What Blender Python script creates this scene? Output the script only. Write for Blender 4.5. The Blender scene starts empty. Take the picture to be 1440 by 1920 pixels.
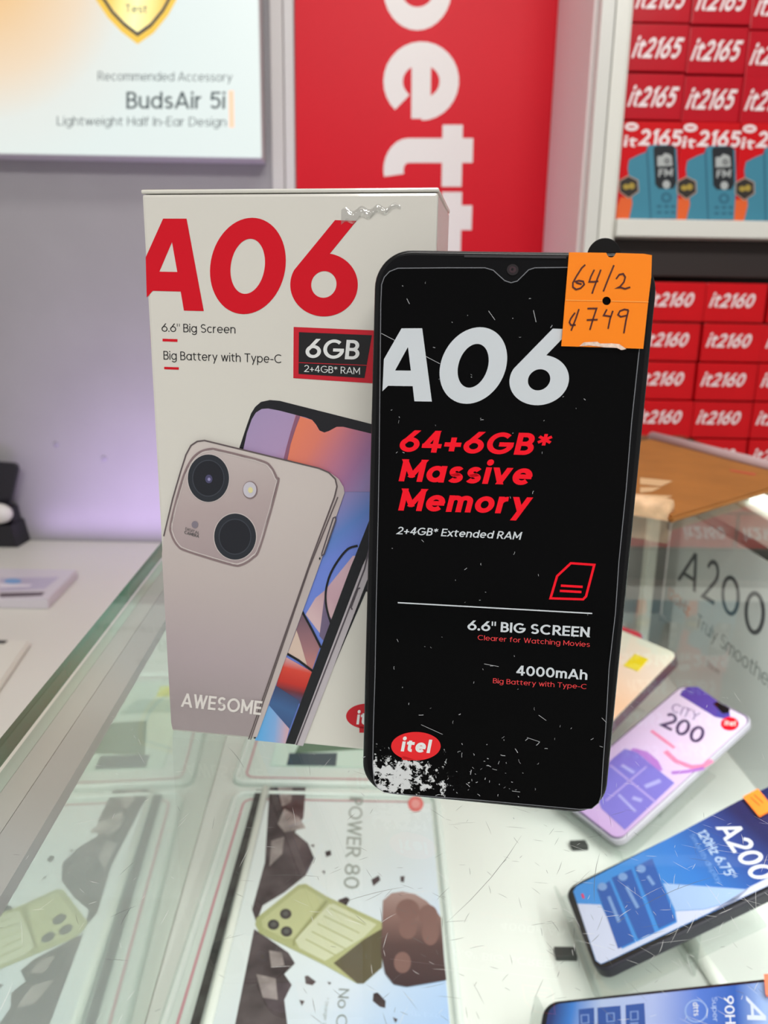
import bpy, bmesh, math, random, os
from mathutils import Vector, Matrix, geometry
random.seed(7)
SC = bpy.context.scene
COL = SC.collection

# ------------------------------------------------------------------ camera
PITCH, ROLL, CAMH, FPX = math.radians(14.0), math.radians(1.0), .145, 1440.0
_fw = Vector((0, math.cos(PITCH), -math.sin(PITCH))); _up = Vector((0, math.sin(PITCH), math.cos(PITCH)))
_rt = Vector((1, 0, 0))
RT = math.cos(ROLL)*_rt + math.sin(ROLL)*_up
UP = -math.sin(ROLL)*_rt + math.cos(ROLL)*_up
EYE = Vector((0, 0, CAMH))
cam = bpy.data.cameras.new('camera'); camo = bpy.data.objects.new('camera', cam); COL.objects.link(camo)
camo.matrix_world = Matrix(((RT.x, UP.x, -_fw.x, EYE.x), (RT.y, UP.y, -_fw.y, EYE.y), (RT.z, UP.z, -_fw.z, EYE.z), (0, 0, 0, 1)))
cam.sensor_fit = 'VERTICAL'; cam.sensor_height = 8.4; cam.lens = 6.3
cam.clip_start = .01; cam.clip_end = 50
cam.dof.use_dof = True; cam.dof.focus_distance = .228; cam.dof.aperture_fstop = 4.0
SC.camera = camo

def ray(x, y): return _fw + RT*((x-720)/FPX) - UP*((y-960)/FPX)
def atz(x, y, z):                       # pixel of the photo -> point on a level surface of known height
    d = ray(x, y); return EYE + d*((z-CAMH)/d.z)
def aty(x, y, Y):
    d = ray(x, y); return EYE + d*(Y/d.y)
def atx(x, y, X):
    d = ray(x, y); return EYE + d*(X/d.x)

# ------------------------------------------------------------------ world, lights, exposure
W = bpy.data.worlds.new('world'); SC.world = W; W.use_nodes = True
W.node_tree.nodes['Background'].inputs[0].default_value = (1, .985, .96, 1)
W.node_tree.nodes['Background'].inputs[1].default_value = .42
SC.view_settings.view_transform = 'Standard'; SC.view_settings.look = 'None'
SC.view_settings.exposure = 0.0; SC.view_settings.gamma = 1.0; SC.view_settings.use_curve_mapping = False
SC.cycles.use_denoising = True
SC.cycles.transparent_max_bounces = 24; SC.cycles.max_bounces = 10

def area(name, loc, target, sx, sy, power, color=(1, 1, 1)):
    l = bpy.data.lights.new(name, 'AREA'); l.shape = 'RECTANGLE'; l.size = sx; l.size_y = sy; l.energy = power; l.color = color
    o = bpy.data.objects.new(name, l); COL.objects.link(o); o.location = loc
    o.rotation_euler = (Vector(target)-Vector(loc)).to_track_quat('-Z', 'Y').to_euler(); return o
area('ceiling_panel_light', (.25, .55, 1.80), (.25, .60, 0), 1.2, .30, 9.5, (1, .98, .95))
area('ceiling_panel_light', (.1, -1.35, 1.80), (.05, .2, .1), 1.6, .35, 54, (1, .98, .95))
_v = area('violet_strip_light', (-.29, 1.30, -.285), (-.29, 1.50, -.02), .64, .012, 1.3, (.68, .50, 1.0)); _v.data.spread = math.radians(125)
_v = area('violet_strip_light', (-.32, 1.44, -.291), (-.32, 1.50, -.245), .75, .010, .17, (.68, .50, 1.0)); _v.data.spread = math.radians(95)
def strip_light(name, a, b, z, wid, power, tilt=0.0, color=(.98, 1, .975)):
    """straight added area light from a to b, shining down (tilted about its own axis)"""
    l = bpy.data.lights.new(name, 'AREA'); l.shape = 'RECTANGLE'; a = Vector(a); b = Vector(b); l.size = (b-a).length; l.size_y = wid; l.energy = power; l.color = color
    o = bpy.data.objects.new(name, l); COL.objects.link(o)
    o.matrix_world = Matrix.Translation(((a.x+b.x)/2, (a.y+b.y)/2, z)) @ Matrix.Rotation(math.atan2(b.y-a.y, b.x-a.x), 4, 'Z') @ Matrix.Rotation(tilt, 4, 'X'); return o
strip_light('case_fill_light', (.285, .0), (.285, .56), -.030, .02, 1.05)  # added to brighten the case interior; the visible tube is a separate part
strip_light('case_front_fill', (-.10, .02), (.30, .02), -.030, .02, .30, math.radians(-50))  # unseen light added at the front edge to brighten board and shelf

# ------------------------------------------------------------------ materials
def lin(c):
    return tuple((x/255/12.92 if x/255 <= .04045 else ((x/255+.055)/1.055)**2.4) for x in c)+(1,)
_M = {}
def mat(name, rgb, rough=.5, spec=.5, emit=0, metal=0, coat=0, noise=0, nscale=40, bump=0, bscale=60):
    if name in _M: return _M[name]
    m = bpy.data.materials.new(name); m.use_nodes = True; nt = m.node_tree; b = nt.nodes['Principled BSDF']
    b.inputs['Base Color'].default_value = lin(rgb); b.inputs['Roughness'].default_value = rough
    b.inputs['Specular IOR Level'].default_value = spec; b.inputs['Metallic'].default_value = metal
    b.inputs['Coat Weight'].default_value = coat; b.inputs['Coat Roughness'].default_value = .04
    tc = nt.nodes.new('ShaderNodeTexCoord')
    if noise:
        n = nt.nodes.new('ShaderNodeTexNoise'); n.inputs['Scale'].default_value = nscale; n.inputs['Detail'].default_value = 4
        nt.links.new(tc.outputs['Object'], n.inputs['Vector'])
        r = nt.nodes.new('ShaderNodeValToRGB'); c = lin(rgb)
        r.color_ramp.elements[0].position = .3; r.color_ramp.elements[1].position = .7
        r.color_ramp.elements[0].color = tuple(x*(1-noise) for x in c[:3])+(1,)
        r.color_ramp.elements[1].color = tuple(min(1, x*(1+noise)) for x in c[:3])+(1,)
        nt.links.new(n.outputs['Fac'], r.inputs['Fac']); nt.links.new(r.outputs['Color'], b.inputs['Base Color'])
    if bump:
        n2 = nt.nodes.new('ShaderNodeTexNoise'); n2.inputs['Scale'].default_value = bscale; n2.inputs['Detail'].default_value = 3
        nt.links.new(tc.outputs['Object'], n2.inputs['Vector'])
        bp = nt.nodes.new('ShaderNodeBump'); bp.inputs['Strength'].default_value = bump; bp.inputs['Distance'].default_value = .002
        nt.links.new(n2.outputs['Fac'], bp.inputs['Height']); nt.links.new(bp.outputs['Normal'], b.inputs['Normal'])
    if emit:
        b.inputs['Emission Color'].default_value = lin(rgb); b.inputs['Emission Strength'].default_value = emit
    _M[name] = m; return m

def ramp_mat(name, p0, p1, stops, rough=.3, spec=.5, emit=0, radial=False, coat=0):
    """printed colour wash: a ramp along p0->p1 (or outwards from p0) in the object's own x/z coordinates"""
    m = bpy.data.materials.new(name); m.use_nodes = True; nt = m.node_tree; b = nt.nodes['Principled BSDF']
    b.inputs['Roughness'].default_value = rough; b.inputs['Specular IOR Level'].default_value = spec; b.inputs['Coat Weight'].default_value = coat
    tc = nt.nodes.new('ShaderNodeTexCoord')
    sub = nt.nodes.new('ShaderNodeVectorMath'); sub.operation = 'SUBTRACT'; sub.inputs[1].default_value = (p0[0], 0, p0[1])
    nt.links.new(tc.outputs['Object'], sub.inputs[0])
    d = Vector((p1[0]-p0[0], 0, p1[1]-p0[1])); L = d.length
    r = nt.nodes.new('ShaderNodeValToRGB')
    if radial:
        mul = nt.nodes.new('ShaderNodeVectorMath'); mul.operation = 'MULTIPLY'; mul.inputs[1].default_value = (1/L, 0, 1/L)
        nt.links.new(sub.outputs[0], mul.inputs[0])
        ln = nt.nodes.new('ShaderNodeVectorMath'); ln.operation = 'LENGTH'; nt.links.new(mul.outputs[0], ln.inputs[0])
        nt.links.new(ln.outputs['Value'], r.inputs['Fac'])
    else:
        dt = nt.nodes.new('ShaderNodeVectorMath'); dt.operation = 'DOT_PRODUCT'; dt.inputs[1].default_value = d/(L*L)
        nt.links.new(sub.outputs[0], dt.inputs[0]); nt.links.new(dt.outputs['Value'], r.inputs['Fac'])
    el = r.color_ramp.elements
    while len(el) < len(stops): el.new(.5)
    for e, (t, c) in zip(el, sorted(stops)): e.position = t; e.color = lin(c)
    nt.links.new(r.outputs['Color'], b.inputs['Base Color'])
    if emit:
        nt.links.new(r.outputs['Color'], b.inputs['Emission Color']); b.inputs['Emission Strength'].default_value = emit
    return m

def worn_mat(name, base, worn, centre, radius, scale=700, rough=.3, sx=1.0, sz=1.0, thr=.5, amp=1.0):
    """film whose print has flaked away round a spot of its own"""
    m = bpy.data.materials.new(name); m.use_nodes = True; nt = m.node_tree; b = nt.nodes['Principled BSDF']
    b.inputs['Roughness'].default_value = rough
    tc = nt.nodes.new('ShaderNodeTexCoord')
    n = nt.nodes.new('ShaderNodeTexNoise'); n.inputs['Scale'].default_value = scale; n.inputs['Detail'].default_value = 6; n.inputs['Roughness'].default_value = .7
    nt.links.new(tc.outputs['Object'], n.inputs['Vector'])
    sub = nt.nodes.new('ShaderNodeVectorMath'); sub.operation = 'SUBTRACT'; sub.inputs[1].default_value = (centre[0], 0, centre[1])
    nt.links.new(tc.outputs['Object'], sub.inputs[0])
    mul = nt.nodes.new('ShaderNodeVectorMath'); mul.operation = 'MULTIPLY'; mul.inputs[1].default_value = (sx/radius, 0, sz/radius)
    nt.links.new(sub.outputs[0], mul.inputs[0])
    ln = nt.nodes.new('ShaderNodeVectorMath'); ln.operation = 'LENGTH'; nt.links.new(mul.outputs[0], ln.inputs[0])
    a = nt.nodes.new('ShaderNodeMath'); a.operation = 'MULTIPLY_ADD'; a.inputs[1].default_value = -.42*amp; nt.links.new(ln.outputs['Value'], a.inputs[0])
    nt.links.new(n.outputs['Fac'], a.inputs[2])
    r = nt.nodes.new('ShaderNodeValToRGB'); r.color_ramp.elements[0].position = thr-.30; r.color_ramp.elements[1].position = thr-.27
    r.color_ramp.elements[0].color = lin(base); r.color_ramp.elements[1].color = lin(worn)
    nt.links.new(a.outputs[0], r.inputs['Fac']); nt.links.new(r.outputs['Color'], b.inputs['Base Color'])
    return m

def glass_mat(name, tint, gloss=True, refl=.04, rough=.01):
    m = bpy.data.materials.new(name); m.use_nodes = True; nt = m.node_tree; nt.nodes.clear()
    out = nt.nodes.new('ShaderNodeOutputMaterial'); t = nt.nodes.new('ShaderNodeBsdfTransparent'); t.inputs[0].default_value = tint+(1,)
    if not gloss: nt.links.new(t.outputs[0], out.inputs[0]); return m
    g = nt.nodes.new('ShaderNodeBsdfGlossy'); g.inputs['Roughness'].default_value = rough
    geo = nt.nodes.new('ShaderNodeNewGeometry')
    dt = nt.nodes.new('ShaderNodeVectorMath'); dt.operation = 'DOT_PRODUCT'
    nt.links.new(geo.outputs['Incoming'], dt.inputs[0]); nt.links.new(geo.outputs['Normal'], dt.inputs[1])
    def M(op, a, b=None):
        n = nt.nodes.new('ShaderNodeMath'); n.operation = op
        for i, v in enumerate((a, b)):
            if v is None: continue
            if isinstance(v, (int, float)): n.inputs[i].default_value = v
            else: nt.links.new(v, n.inputs[i])
        return n.outputs[0]
    c = M('SUBTRACT', 1.0, M('ABSOLUTE', dt.outputs['Value']))
    f = M('ADD', M('MULTIPLY', M('POWER', c, 5.0), 1-refl), refl)       # Schlick's Fresnel
    mx = nt.nodes.new('ShaderNodeMixShader'); nt.links.new(f, mx.inputs[0]); nt.links.new(t.outputs[0], mx.inputs[1]); nt.links.new(g.outputs[0], mx.inputs[2])
    nt.links.new(mx.outputs[0], out.inputs[0]); return m

# ------------------------------------------------------------------ object helpers
def link(name, me, parent=None, mats=()):
    o = bpy.data.objects.new(name, me); COL.objects.link(o)
    if parent: o.parent = parent
    for m in mats: me.materials.append(m)
    return o
def obj(name, bm, mats, parent=None, smooth=False):
    bmesh.ops.recalc_face_normals(bm, faces=bm.faces)
    me = bpy.data.meshes.new(name); bm.to_mesh(me); bm.free()
    if smooth:
        for p in me.polygons: p.use_smooth = True
    return link(name, me, parent, mats if isinstance(mats, (list, tuple)) else [mats])
def tag(o, label=None, cat=None, group=None, kind=None):
    if label: o['label'] = label
    if cat: o['category'] = cat
    if group: o['group'] = group
    if kind: o['kind'] = kind
    return o
def empty(name, M):
    o = bpy.data.objects.new(name, None); COL.objects.link(o); o.empty_display_size = .02
    o.matrix_world = M if isinstance(M, Matrix) else Matrix.Translation(M); return o
def box(bm, a, b, mi=0, bevel=0):
    a, b = Vector(a), Vector(b)
    r = bmesh.ops.create_cube(bm, size=1, matrix=Matrix.Translation((a+b)/2) @ Matrix.Diagonal((abs(b.x-a.x), abs(b.y-a.y), abs(b.z-a.z), 1)))
    fs = set(f for v in r['verts'] for f in v.link_faces)
    for f in fs: f.material_index = mi
    if bevel:
        bmesh.ops.bevel(bm, geom=list(set(e for f in fs for e in f.edges)), offset=bevel, segments=2, affect='EDGES', profile=.6)
    return bm
def bx(a, b, bevel=0, bm=None): return box(bm or bmesh.new(), a, b, 0, bevel)
def smooth(pts, closed=True, k=5):
    """round an outline off (Catmull-Rom)"""
    n = len(pts); out = []
    for i in range(n if closed else n-1):
        P = [pts[(i+d) % n] if closed else pts[min(max(i+d, 0), n-1)] for d in (-1, 0, 1, 2)]
        for q in range(k):
            t = q/k; out.append(tuple(.5*(2*P[1][c]+(P[2][c]-P[0][c])*t+(2*P[0][c]-5*P[1][c]+4*P[2][c]-P[3][c])*t*t+(3*P[1][c]-P[0][c]-3*P[2][c]+P[3][c])*t**3) for c in (0, 1)))
    return out if closed else out+[pts[-1]]
def rrect(x0, z0, x1, z1, r, n=8):
    pts = []
    for cx, cz, a0 in ((x1-r, z1-r, 0), (x0+r, z1-r, 90), (x0+r, z0+r, 180), (x1-r, z0+r, 270)):
        for i in range(n+1):
            a = math.radians(a0+90*i/n); pts.append((cx+r*math.cos(a), cz+r*math.sin(a)))
    return pts
def prism(bm, pts, y0, y1, mi=0, bevel=0, seg=3):
    """extrude an outline in the x/z plane from y0 (front) to y1 (back)"""
    f = bm.faces.new([bm.verts.new((p[0], y0, p[1])) for p in pts]); f.material_index = mi
    r = bmesh.ops.extrude_face_region(bm, geom=[f])
    nv = [g for g in r['geom'] if isinstance(g, bmesh.types.BMVert)]
    for v in nv: v.co.y = y1
    if bevel:
        es = [e for e in bm.edges if abs(e.verts[0].co.y-e.verts[1].co.y) < 1e-7 and (abs(e.verts[0].co.y-y0) < 1e-7 or abs(e.verts[0].co.y-y1) < 1e-7)]
        bmesh.ops.bevel(bm, geom=es, offset=bevel, segments=seg, affect='EDGES', profile=.5)
    return bm
def prism_z(bm, pts, z0, z1, bevel=0):
    f = bm.faces.new([bm.verts.new((p[0], p[1], z0)) for p in pts])
    r = bmesh.ops.extrude_face_region(bm, geom=[f])
    for g in r['geom']:
        if isinstance(g, bmesh.types.BMVert): g.co.z = z1
    if bevel: bmesh.ops.bevel(bm, geom=list(bm.edges), offset=bevel, segments=2, affect='EDGES')
    return bm
def tube(bm, path, r, n=10, cap=True):
    path = [Vector(p) for p in path]; rings = []
    for i, p in enumerate(path):
        d = (path[min(i+1, len(path)-1)]-path[max(i-1, 0)]).normalized()
        a = d.orthogonal().normalized() if i == 0 else (rings_a - d*rings_a.dot(d)).normalized()
        rings_a = a; b = d.cross(a)
        rings.append([bm.verts.new(p+(a*math.cos(2*math.pi*k/n)+b*math.sin(2*math.pi*k/n))*r) for k in range(n)])
    for A, B in zip(rings, rings[1:]):
        for k in range(n): bm.faces.new((A[k], A[(k+1) % n], B[(k+1) % n], B[k]))
    if cap: bm.faces.new(rings[0]); bm.faces.new(rings[-1])
    return bm

# ------------------------------------------------------------------ printed artwork
# a plain geometric alphabet drawn as pen strokes: baseline 0, x-height .7, capital height 1, descender -.3
def _E(cx, cy, rx, ry, a0, a1):
    n = max(3, int(abs(a1-a0)/12)); return [(cx+rx*math.cos(math.radians(a0+(a1-a0)*k/n)), cy+ry*math.sin(math.radians(a0+(a1-a0)*k/n))) for k in range(n+1)]
def _O(cx, cy, rx, ry): return _E(cx, cy, rx, ry, 0, 360)
_S = lambda x, a=0, b=1: [(x, a), (x, b)]
_b = _O(.28, .35, .28, .35)
PEN = {
 '0': (.58, [_O(.29, .5, .29, .5)]), '1': (.20, [_S(.20), [(0, .78), (.20, 1)]]), '2': (.54, [_E(.27, .71, .26, .29, 165, -38)+[(0, 0)], [(0, 0), (.54, 0)]]),
 '4': (.58, [_S(.43), [(.38, 1), (0, .26)], [(0, .26), (.58, .26)]]), '5': (.54, [[(.50, 1), (.10, 1)], [(.10, 1), (.05, .52)], _E(.27, .32, .27, .32, 140, -145)]),
 '6': (.60, [_O(.30, .31, .30, .31), [(.44, 1), (.05, .44)]]), '7': (.52, [[(0, 1), (.52, 1)], [(.52, 1), (.16, 0)]]), '8': (.56, [_O(.28, .75, .23, .25), _O(.28, .26, .28, .26)]),
 '9': (.60, [_O(.30, .69, .30, .31), [(.16, 0), (.55, .56)]]), '+': (.46, [[(0, .37), (.46, .37)], [(.23, .10), (.23, .66)]]),
 '*': (.40, [[(.20, .54), (.20, .995)], [(.01, .66), (.39, .90)], [(.01, .90), (.39, .66)]]), '"': (.24, [_S(0, .70), _S(.25, .70)]), '.': (.0, [('dot', 0, 0)]), '-': (.26, [[(0, .36), (.26, .36)]]),
 'A': (.72, [[(0, 0), (.34, 1)], [(.72, 0), (.38, 1)], [(.14, .26), (.58, .26)]]),
 'B': (.50, [_S(0), [(0, 1), (.24, 1)]+_E(.24, .76, .23, .24, 90, -90)+[(0, .52)], [(0, .52), (.26, .52)]+_E(.26, .26, .26, .26, 90, -90)+[(0, 0)]]),
 'C': (.76, [_E(.44, .5, .44, .5, 48, 312)]), 'D': (.66, [_S(0), [(0, 1), (.20, 1)]+_E(.20, .5, .46, .5, 90, -90)+[(0, 0)]]),
 'E': (.46, [_S(0), [(0, 1), (.46, 1)], [(0, .51), (.42, .51)], [(0, 0), (.46, 0)]]), 'F': (.44, [_S(0), [(0, 1), (.44, 1)], [(0, .5), (.40, .5)]]),
 'G': (.84, [_E(.44, .5, .44, .5, 48, 352), [(.86, .45), (.50, .45)]]), 'H': (.60, [_S(0), _S(.60), [(0, .5), (.60, .5)]]), 'I': (0, [_S(0)]), 'L': (.44, [_S(0), [(0, 0), (.44, 0)]]),
 'M': (.76, [_S(0), [(0, 1), (.38, .22)], [(.76, 1), (.38, .22)], _S(.76)]), 'N': (.60, [_S(0), [(0, 1), (.60, 0)], _S(.60)]), 'O': (.88, [_O(.44, .5, .44, .5)]),
 'P': (.50, [_S(0), [(0, 1), (.24, 1)]+_E(.24, .72, .26, .28, 90, -90)+[(0, .44)]]), 'R': (.54, [_S(0), [(0, 1), (.24, 1)]+_E(.24, .73, .26, .27, 90, -90)+[(0, .46)], [(.24, .46), (.54, 0)]]),
 'S': (.54, [_E(.28, .75, .25, .25, 32, 270)+_E(.27, .25, .27, .25, 90, -148)]), 'T': (.58, [[(0, 1), (.58, 1)], _S(.29)]), 'W': (.96, [[(0, 1), (.24, 0)], [(.48, 1), (.24, 0)], [(.48, 1), (.72, 0)], [(.96, 1), (.72, 0)]]),
 'Y': (.60, [[(0, 1), (.30, .45)], [(.60, 1), (.30, .45)], [(.30, .52), (.30, 0)]]), 'U': (.58, [[(0, 1), (0, .29)]+_E(.29, .29, .29, .29, 180, 360)+[(.58, 1)]]),
 'a': (.56, [_b, _S(.56, 0, .7)]), 'b': (.56, [_S(0), _b]), 'c': (.48, [_E(.28, .35, .28, .35, 48, 312)]), 'd': (.56, [_b, _S(.56)]), 'e': (.56, [_E(.28, .35, .28, .35, 0, 318), [(.02, .35), (.54, .35)]]),
 'f': (.30, [_E(.28, .80, .18, .20, 70, 180)+[(.10, 0)], [(0, .7), (.28, .7)]]), 'g': (.56, [_b, [(.56, .7), (.56, -.02)]+_E(.29, -.04, .27, .26, 0, -150)]), 'h': (.48, [_S(0), _E(.24, .44, .24, .26, 180, 0)+[(.48, 0)]]),
 'i': (0, [_S(0, 0, .7), ('dot', 0, .98)]), 'l': (0, [_S(0)]), 'm': (.80, [_S(0, 0, .7), _E(.20, .48, .20, .22, 180, 0)+[(.40, 0)], _E(.60, .48, .20, .22, 180, 0)+[(.80, 0)]]), 'n': (.48, [_S(0, 0, .7), _E(.24, .45, .24, .25, 180, 0)+[(.48, 0)]]),
 'o': (.56, [_b]), 'p': (.56, [_S(0, -.3, .7), _b]), 'r': (.28, [_S(0, 0, .7), _E(.28, .42, .28, .28, 180, 88)]), 's': (.40, [_E(.21, .52, .18, .18, 30, 270)+_E(.20, .17, .20, .17, 90, -150)]),
 't': (.34, [[(.12, .93), (.12, .20)]+_E(.30, .18, .18, .18, 180, 285), [(0, .7), (.34, .7)]]), 'u': (.48, [[(0, .7), (0, .24)]+_E(.24, .24, .24, .24, 180, 360), _S(.48, 0, .7)]), 'v': (.48, [[(0, .7), (.24, 0)], [(.48, .7), (.24, 0)]]),
 'w': (.76, [[(0, .7), (.19, 0)], [(.38, .7), (.19, 0)], [(.38, .7), (.57, 0)], [(.76, .7), (.57, 0)]]), 'x': (.46, [[(0, .7), (.46, 0)], [(.46, .7), (0, 0)]]), 'y': (.48, [[(0, .7), (.25, .04)], [(.48, .7), (.12, -.3)]]), 'z': (.44, [[(0, .7), (.44, .7)], [(0, 0), (.44, 0)], [(.44, .7), (0, 0)]])}
_ANC = (-.3, 0, .7, 1)
def _clip(poly, lo, hi):
    for sgn, lim in ((1, lo), (-1, -hi)):
        out = []
        for i, p in enumerate(poly):
            q = poly[(i+1) % len(poly)]; a, b = sgn*p[1]-lim, sgn*q[1]-lim
            if a >= 0: out.append(p)
            if (a < 0) != (b < 0): t = a/(a-b); out.append((p[0]+(q[0]-p[0])*t, p[1]+(q[1]-p[1])*t))
        poly = out
        if len(poly) < 3: return []
    return poly
_T = {}
def glyphs(s, bold, space=1.0):
    """a word as flat pieces: (points, faces, rank of each point so that crossing strokes never share a plane)"""
    k = (s, bold, space)
    if k in _T: return _T[k]
    w0 = w = .105+bold*3.5; X = 0; vs, fs, zs = [], [], []; wy = w*.85
    def ym(y):
        A = (-.3+wy/2, wy/2, .745-wy/2, 1-wy/2)
        for i in range(3):
            if y <= _ANC[i+1] or i == 2: return A[i]+(A[i+1]-A[i])*(y-_ANC[i])/(_ANC[i+1]-_ANC[i])
    for ch in s:
        if ch == ' ': X += .34*space; continue
        Wd, strokes = PEN[ch]; w = w0*(.62 if ch in '*"' else 1)
        for rank, st in enumerate(strokes):
            if st[0] == 'dot':
                r = w*.60; cy = ym(st[2]) if st[2] < .5 else max(1-r*.8, .745+.07+r); b = len(vs)
                if st[2] < .5: cy = r
                vs += [(X+w/2+st[1]+r*math.cos(t*math.pi/8), cy+r*math.sin(t*math.pi/8)) for t in range(16)]; fs.append(tuple(range(b, b+16))); zs += [rank]*16; continue
            st = [p for i, p in enumerate(st) if i == 0 or abs(p[0]-st[i-1][0])+abs(p[1]-st[i-1][1]) > 1e-6]
            P = [(X+w/2+x, ym(y)) for x, y in st]; closed = abs(P[0][0]-P[-1][0])+abs(P[0][1]-P[-1][1]) < 1e-6 and len(P) > 4
            ys = [p[1] for p in P]; lo, hi = min(ys)-wy/2, max(ys)+wy/2
            if closed: P = P[:-1]
            n = len(P)
            def ext(p, q, ysrc):                            # lengthen a straight end so it closes flush
                dx, dy = p[0]-q[0], p[1]-q[1]; L = math.hypot(dx, dy)
                if L < .13: return p
                e = w/2 if abs(dy) < .3*abs(dx) else (w*1.1 if min(abs(ysrc-a) for a in _ANC) < 1e-6 else w/2 if ch in '+*M' else 0)
                return (p[0]+dx/L*e, p[1]+dy/L*e)
            if not closed:
                a, b_ = ext(P[0], P[1], st[0][1]), ext(P[-1], P[-2], st[-1][1]); P = [a]+P[1:-1]+[b_]
            Lf, Rt = [], []
            for i in range(n):
                p = P[i]; a = P[i-1] if (i or closed) else None; c = P[(i+1) % n] if (i < n-1 or closed) else None
                d1 = Vector((p[0]-a[0], p[1]-a[1])).normalized() if a else None; d2 = Vector((c[0]-p[0], c[1]-p[1])).normalized() if c else None
                d1 = d1 or d2; d2 = d2 or d1; t = (d1+d2).normalized(); m = Vector((-t.y, t.x)); sc = 1/max(.5, m.dot(Vector((-d1.y, d1.x))))
                Lf.append((p[0]+m.x*w/2*sc, p[1]+m.y*w/2*.85*sc)); Rt.append((p[0]-m.x*w/2*sc, p[1]-m.y*w/2*.85*sc))
            for i in range(n if closed else n-1):
                j = (i+1) % n; q = _clip([Lf[i], Rt[i], Rt[j], Lf[j]], lo, hi)
                if len(q) >= 3: b = len(vs); vs += q; fs.append(tuple(range(b, b+len(q)))); zs += [rank]*len(q)
        X += Wd+w+(.085+.02)*space
    _T[k] = (vs, fs, zs); return _T[k]

class Frame:
    """a flat face in the world: origin o, axes u (right) and v (up); local coordinates are (x, depth into the face, z)"""
    def __init__(s, o, u, v):
        s.o = Vector(o); s.u = Vector(u).normalized(); v = Vector(v); s.v = (v - s.u*v.dot(s.u)).normalized(); s.n = s.u.cross(s.v)
        b = -s.n
        s.M = Matrix(((s.u.x, b.x, s.v.x, s.o.x), (s.u.y, b.y, s.v.y, s.o.y), (s.u.z, b.z, s.v.z, s.o.z), (0, 0, 0, 1)))
    def px(s, x, y):
        d = ray(x, y); t = (s.o-EYE).dot(s.n)/d.dot(s.n); q = EYE+d*t-s.o
        return (q.dot(s.u), q.dot(s.v))
LAYER = .00009
class Art:
    """ink on a face: flat polygons gathered into ONE mesh per printed part"""
    def __init__(s, fr=None, conv=None): s.fr = fr; s.conv = conv; s.bm = bmesh.new(); s.mats = []
    def mi(s, m):
        if m not in s.mats: s.mats.append(m)
        return s.mats.index(m)
    def c(s, p, crop=None):
        if s.fr is None: return p
        if crop: p = (crop[0]+p[0]/crop[2], crop[1]+p[1]/crop[2])
        return s.fr.px(*p)
    def loc(s, loops, m, layer=1):
        """loops already in local coordinates; the first is the outline, the others are holes"""
        i = s.mi(m); flat = [p for l in loops for p in l]
        vs = [s.bm.verts.new((p[0], -layer*LAYER, p[1])) for p in flat]
        for t in geometry.tessellate_polygon([[Vector((p[0], p[1], 0)) for p in l] for l in loops]):
            try: f = s.bm.faces.new([vs[k] for k in t]); f.material_index = i
            except ValueError: pass
    def poly(s, pts, m, layer=1, crop=None, holes=()):
        s.loc([[s.c(p, crop) for p in l] for l in (pts,)+tuple(holes)], m, layer)
    def stroke(s, pts, w, m, layer=1, crop=None, closed=False):
        """line of width w (metres) through the points"""
        P = [Vector(s.c(p, crop)) for p in pts]; n = len(P); i = s.mi(m); L = []; R = []
        for k in range(n):
            a = P[k-1] if (k or closed) else P[k]; b = P[(k+1) % n] if (k < n-1 or closed) else P[k]
            d1 = (P[k]-a); d2 = (b-P[k])
            d1 = d1.normalized() if d1.length > 1e-9 else d2.normalized(); d2 = d2.normalized() if d2.length > 1e-9 else d1
            t = (d1+d2); t = t.normalized() if t.length > 1e-6 else d1
            nn = Vector((-t.y, t.x)); sc = 1/max(.5, nn.dot(Vector((-d1.y, d1.x))))
            L.append(P[k]+nn*w/2*sc); R.append(P[k]-nn*w/2*sc)
        lv = [s.bm.verts.new((p.x, -layer*LAYER, p.y)) for p in L]; rv = [s.bm.verts.new((p.x, -layer*LAYER, p.y)) for p in R]
        for k in range(n if closed else n-1):
            j = (k+1) % n
            f = s.bm.faces.new((lv[k], rv[k], rv[j], lv[j])); f.material_index = i
    def text(s, t, p0, p1, up, m, layer=1, bold=0.0, crop=None, space=1.0, box=False):
        """baseline from p0 to p1, capital height vector up"""
        vs, fs, zs = glyphs(t, bold, space); xs = [v[0] for v in vs]; x0, x1 = min(xs), max(xs); h = 1; y0 = 0
        if box: y0 = min(v[1] for v in vs); h = max(v[1] for v in vs)-y0
        A = Vector(s.c(p0, crop)); B = Vector(s.c(p1, crop)); C_ = Vector(s.c((p0[0]+up[0], p0[1]+up[1]), crop))
        i = s.mi(m)
        bv = [s.bm.verts.new((q.x, -layer*LAYER-z*.000006, q.y)) for q, z in ((A+(B-A)*((p[0]-x0)/(x1-x0))+(C_-A)*((p[1]-y0)/h), z) for p, z in zip(vs, zs))]
        for f in fs:
            try: g = s.bm.faces.new([bv[k] for k in f]); g.material_index = i
            except ValueError: pass
    def ell(s, c, rx, ry, m, layer=1, crop=None, shear=0, n=40, hole=None):
        P = lambda rx, ry: [(c[0]+rx*math.cos(a)+shear*math.sin(a), c[1]-ry*math.sin(a)) for a in (2*math.pi*k/n for k in range(n))]
        s.poly(P(rx, ry), m, layer, crop, (P(*hole),) if hole else ())
    def build(s, name, parent):
        me = bpy.data.meshes.new(name); 
        for f in s.bm.faces:
            f.normal_update()
            if f.normal.y > 0: f.normal_flip()
        s.bm.to_mesh(me); s.bm.free(); return link(name, me, parent, s.mats)

RED = mat('ink_red', (208, 8, 32), .35, .3); SRED = mat('ink_bright_red', (246, 16, 38), .3, .25)
WHITE = mat('ink_white', (226, 228, 228), .35); BLACK = mat('ink_black', (22, 21, 24), .35)
DGREY = mat('ink_grey', (70, 72, 74), .4)

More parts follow.
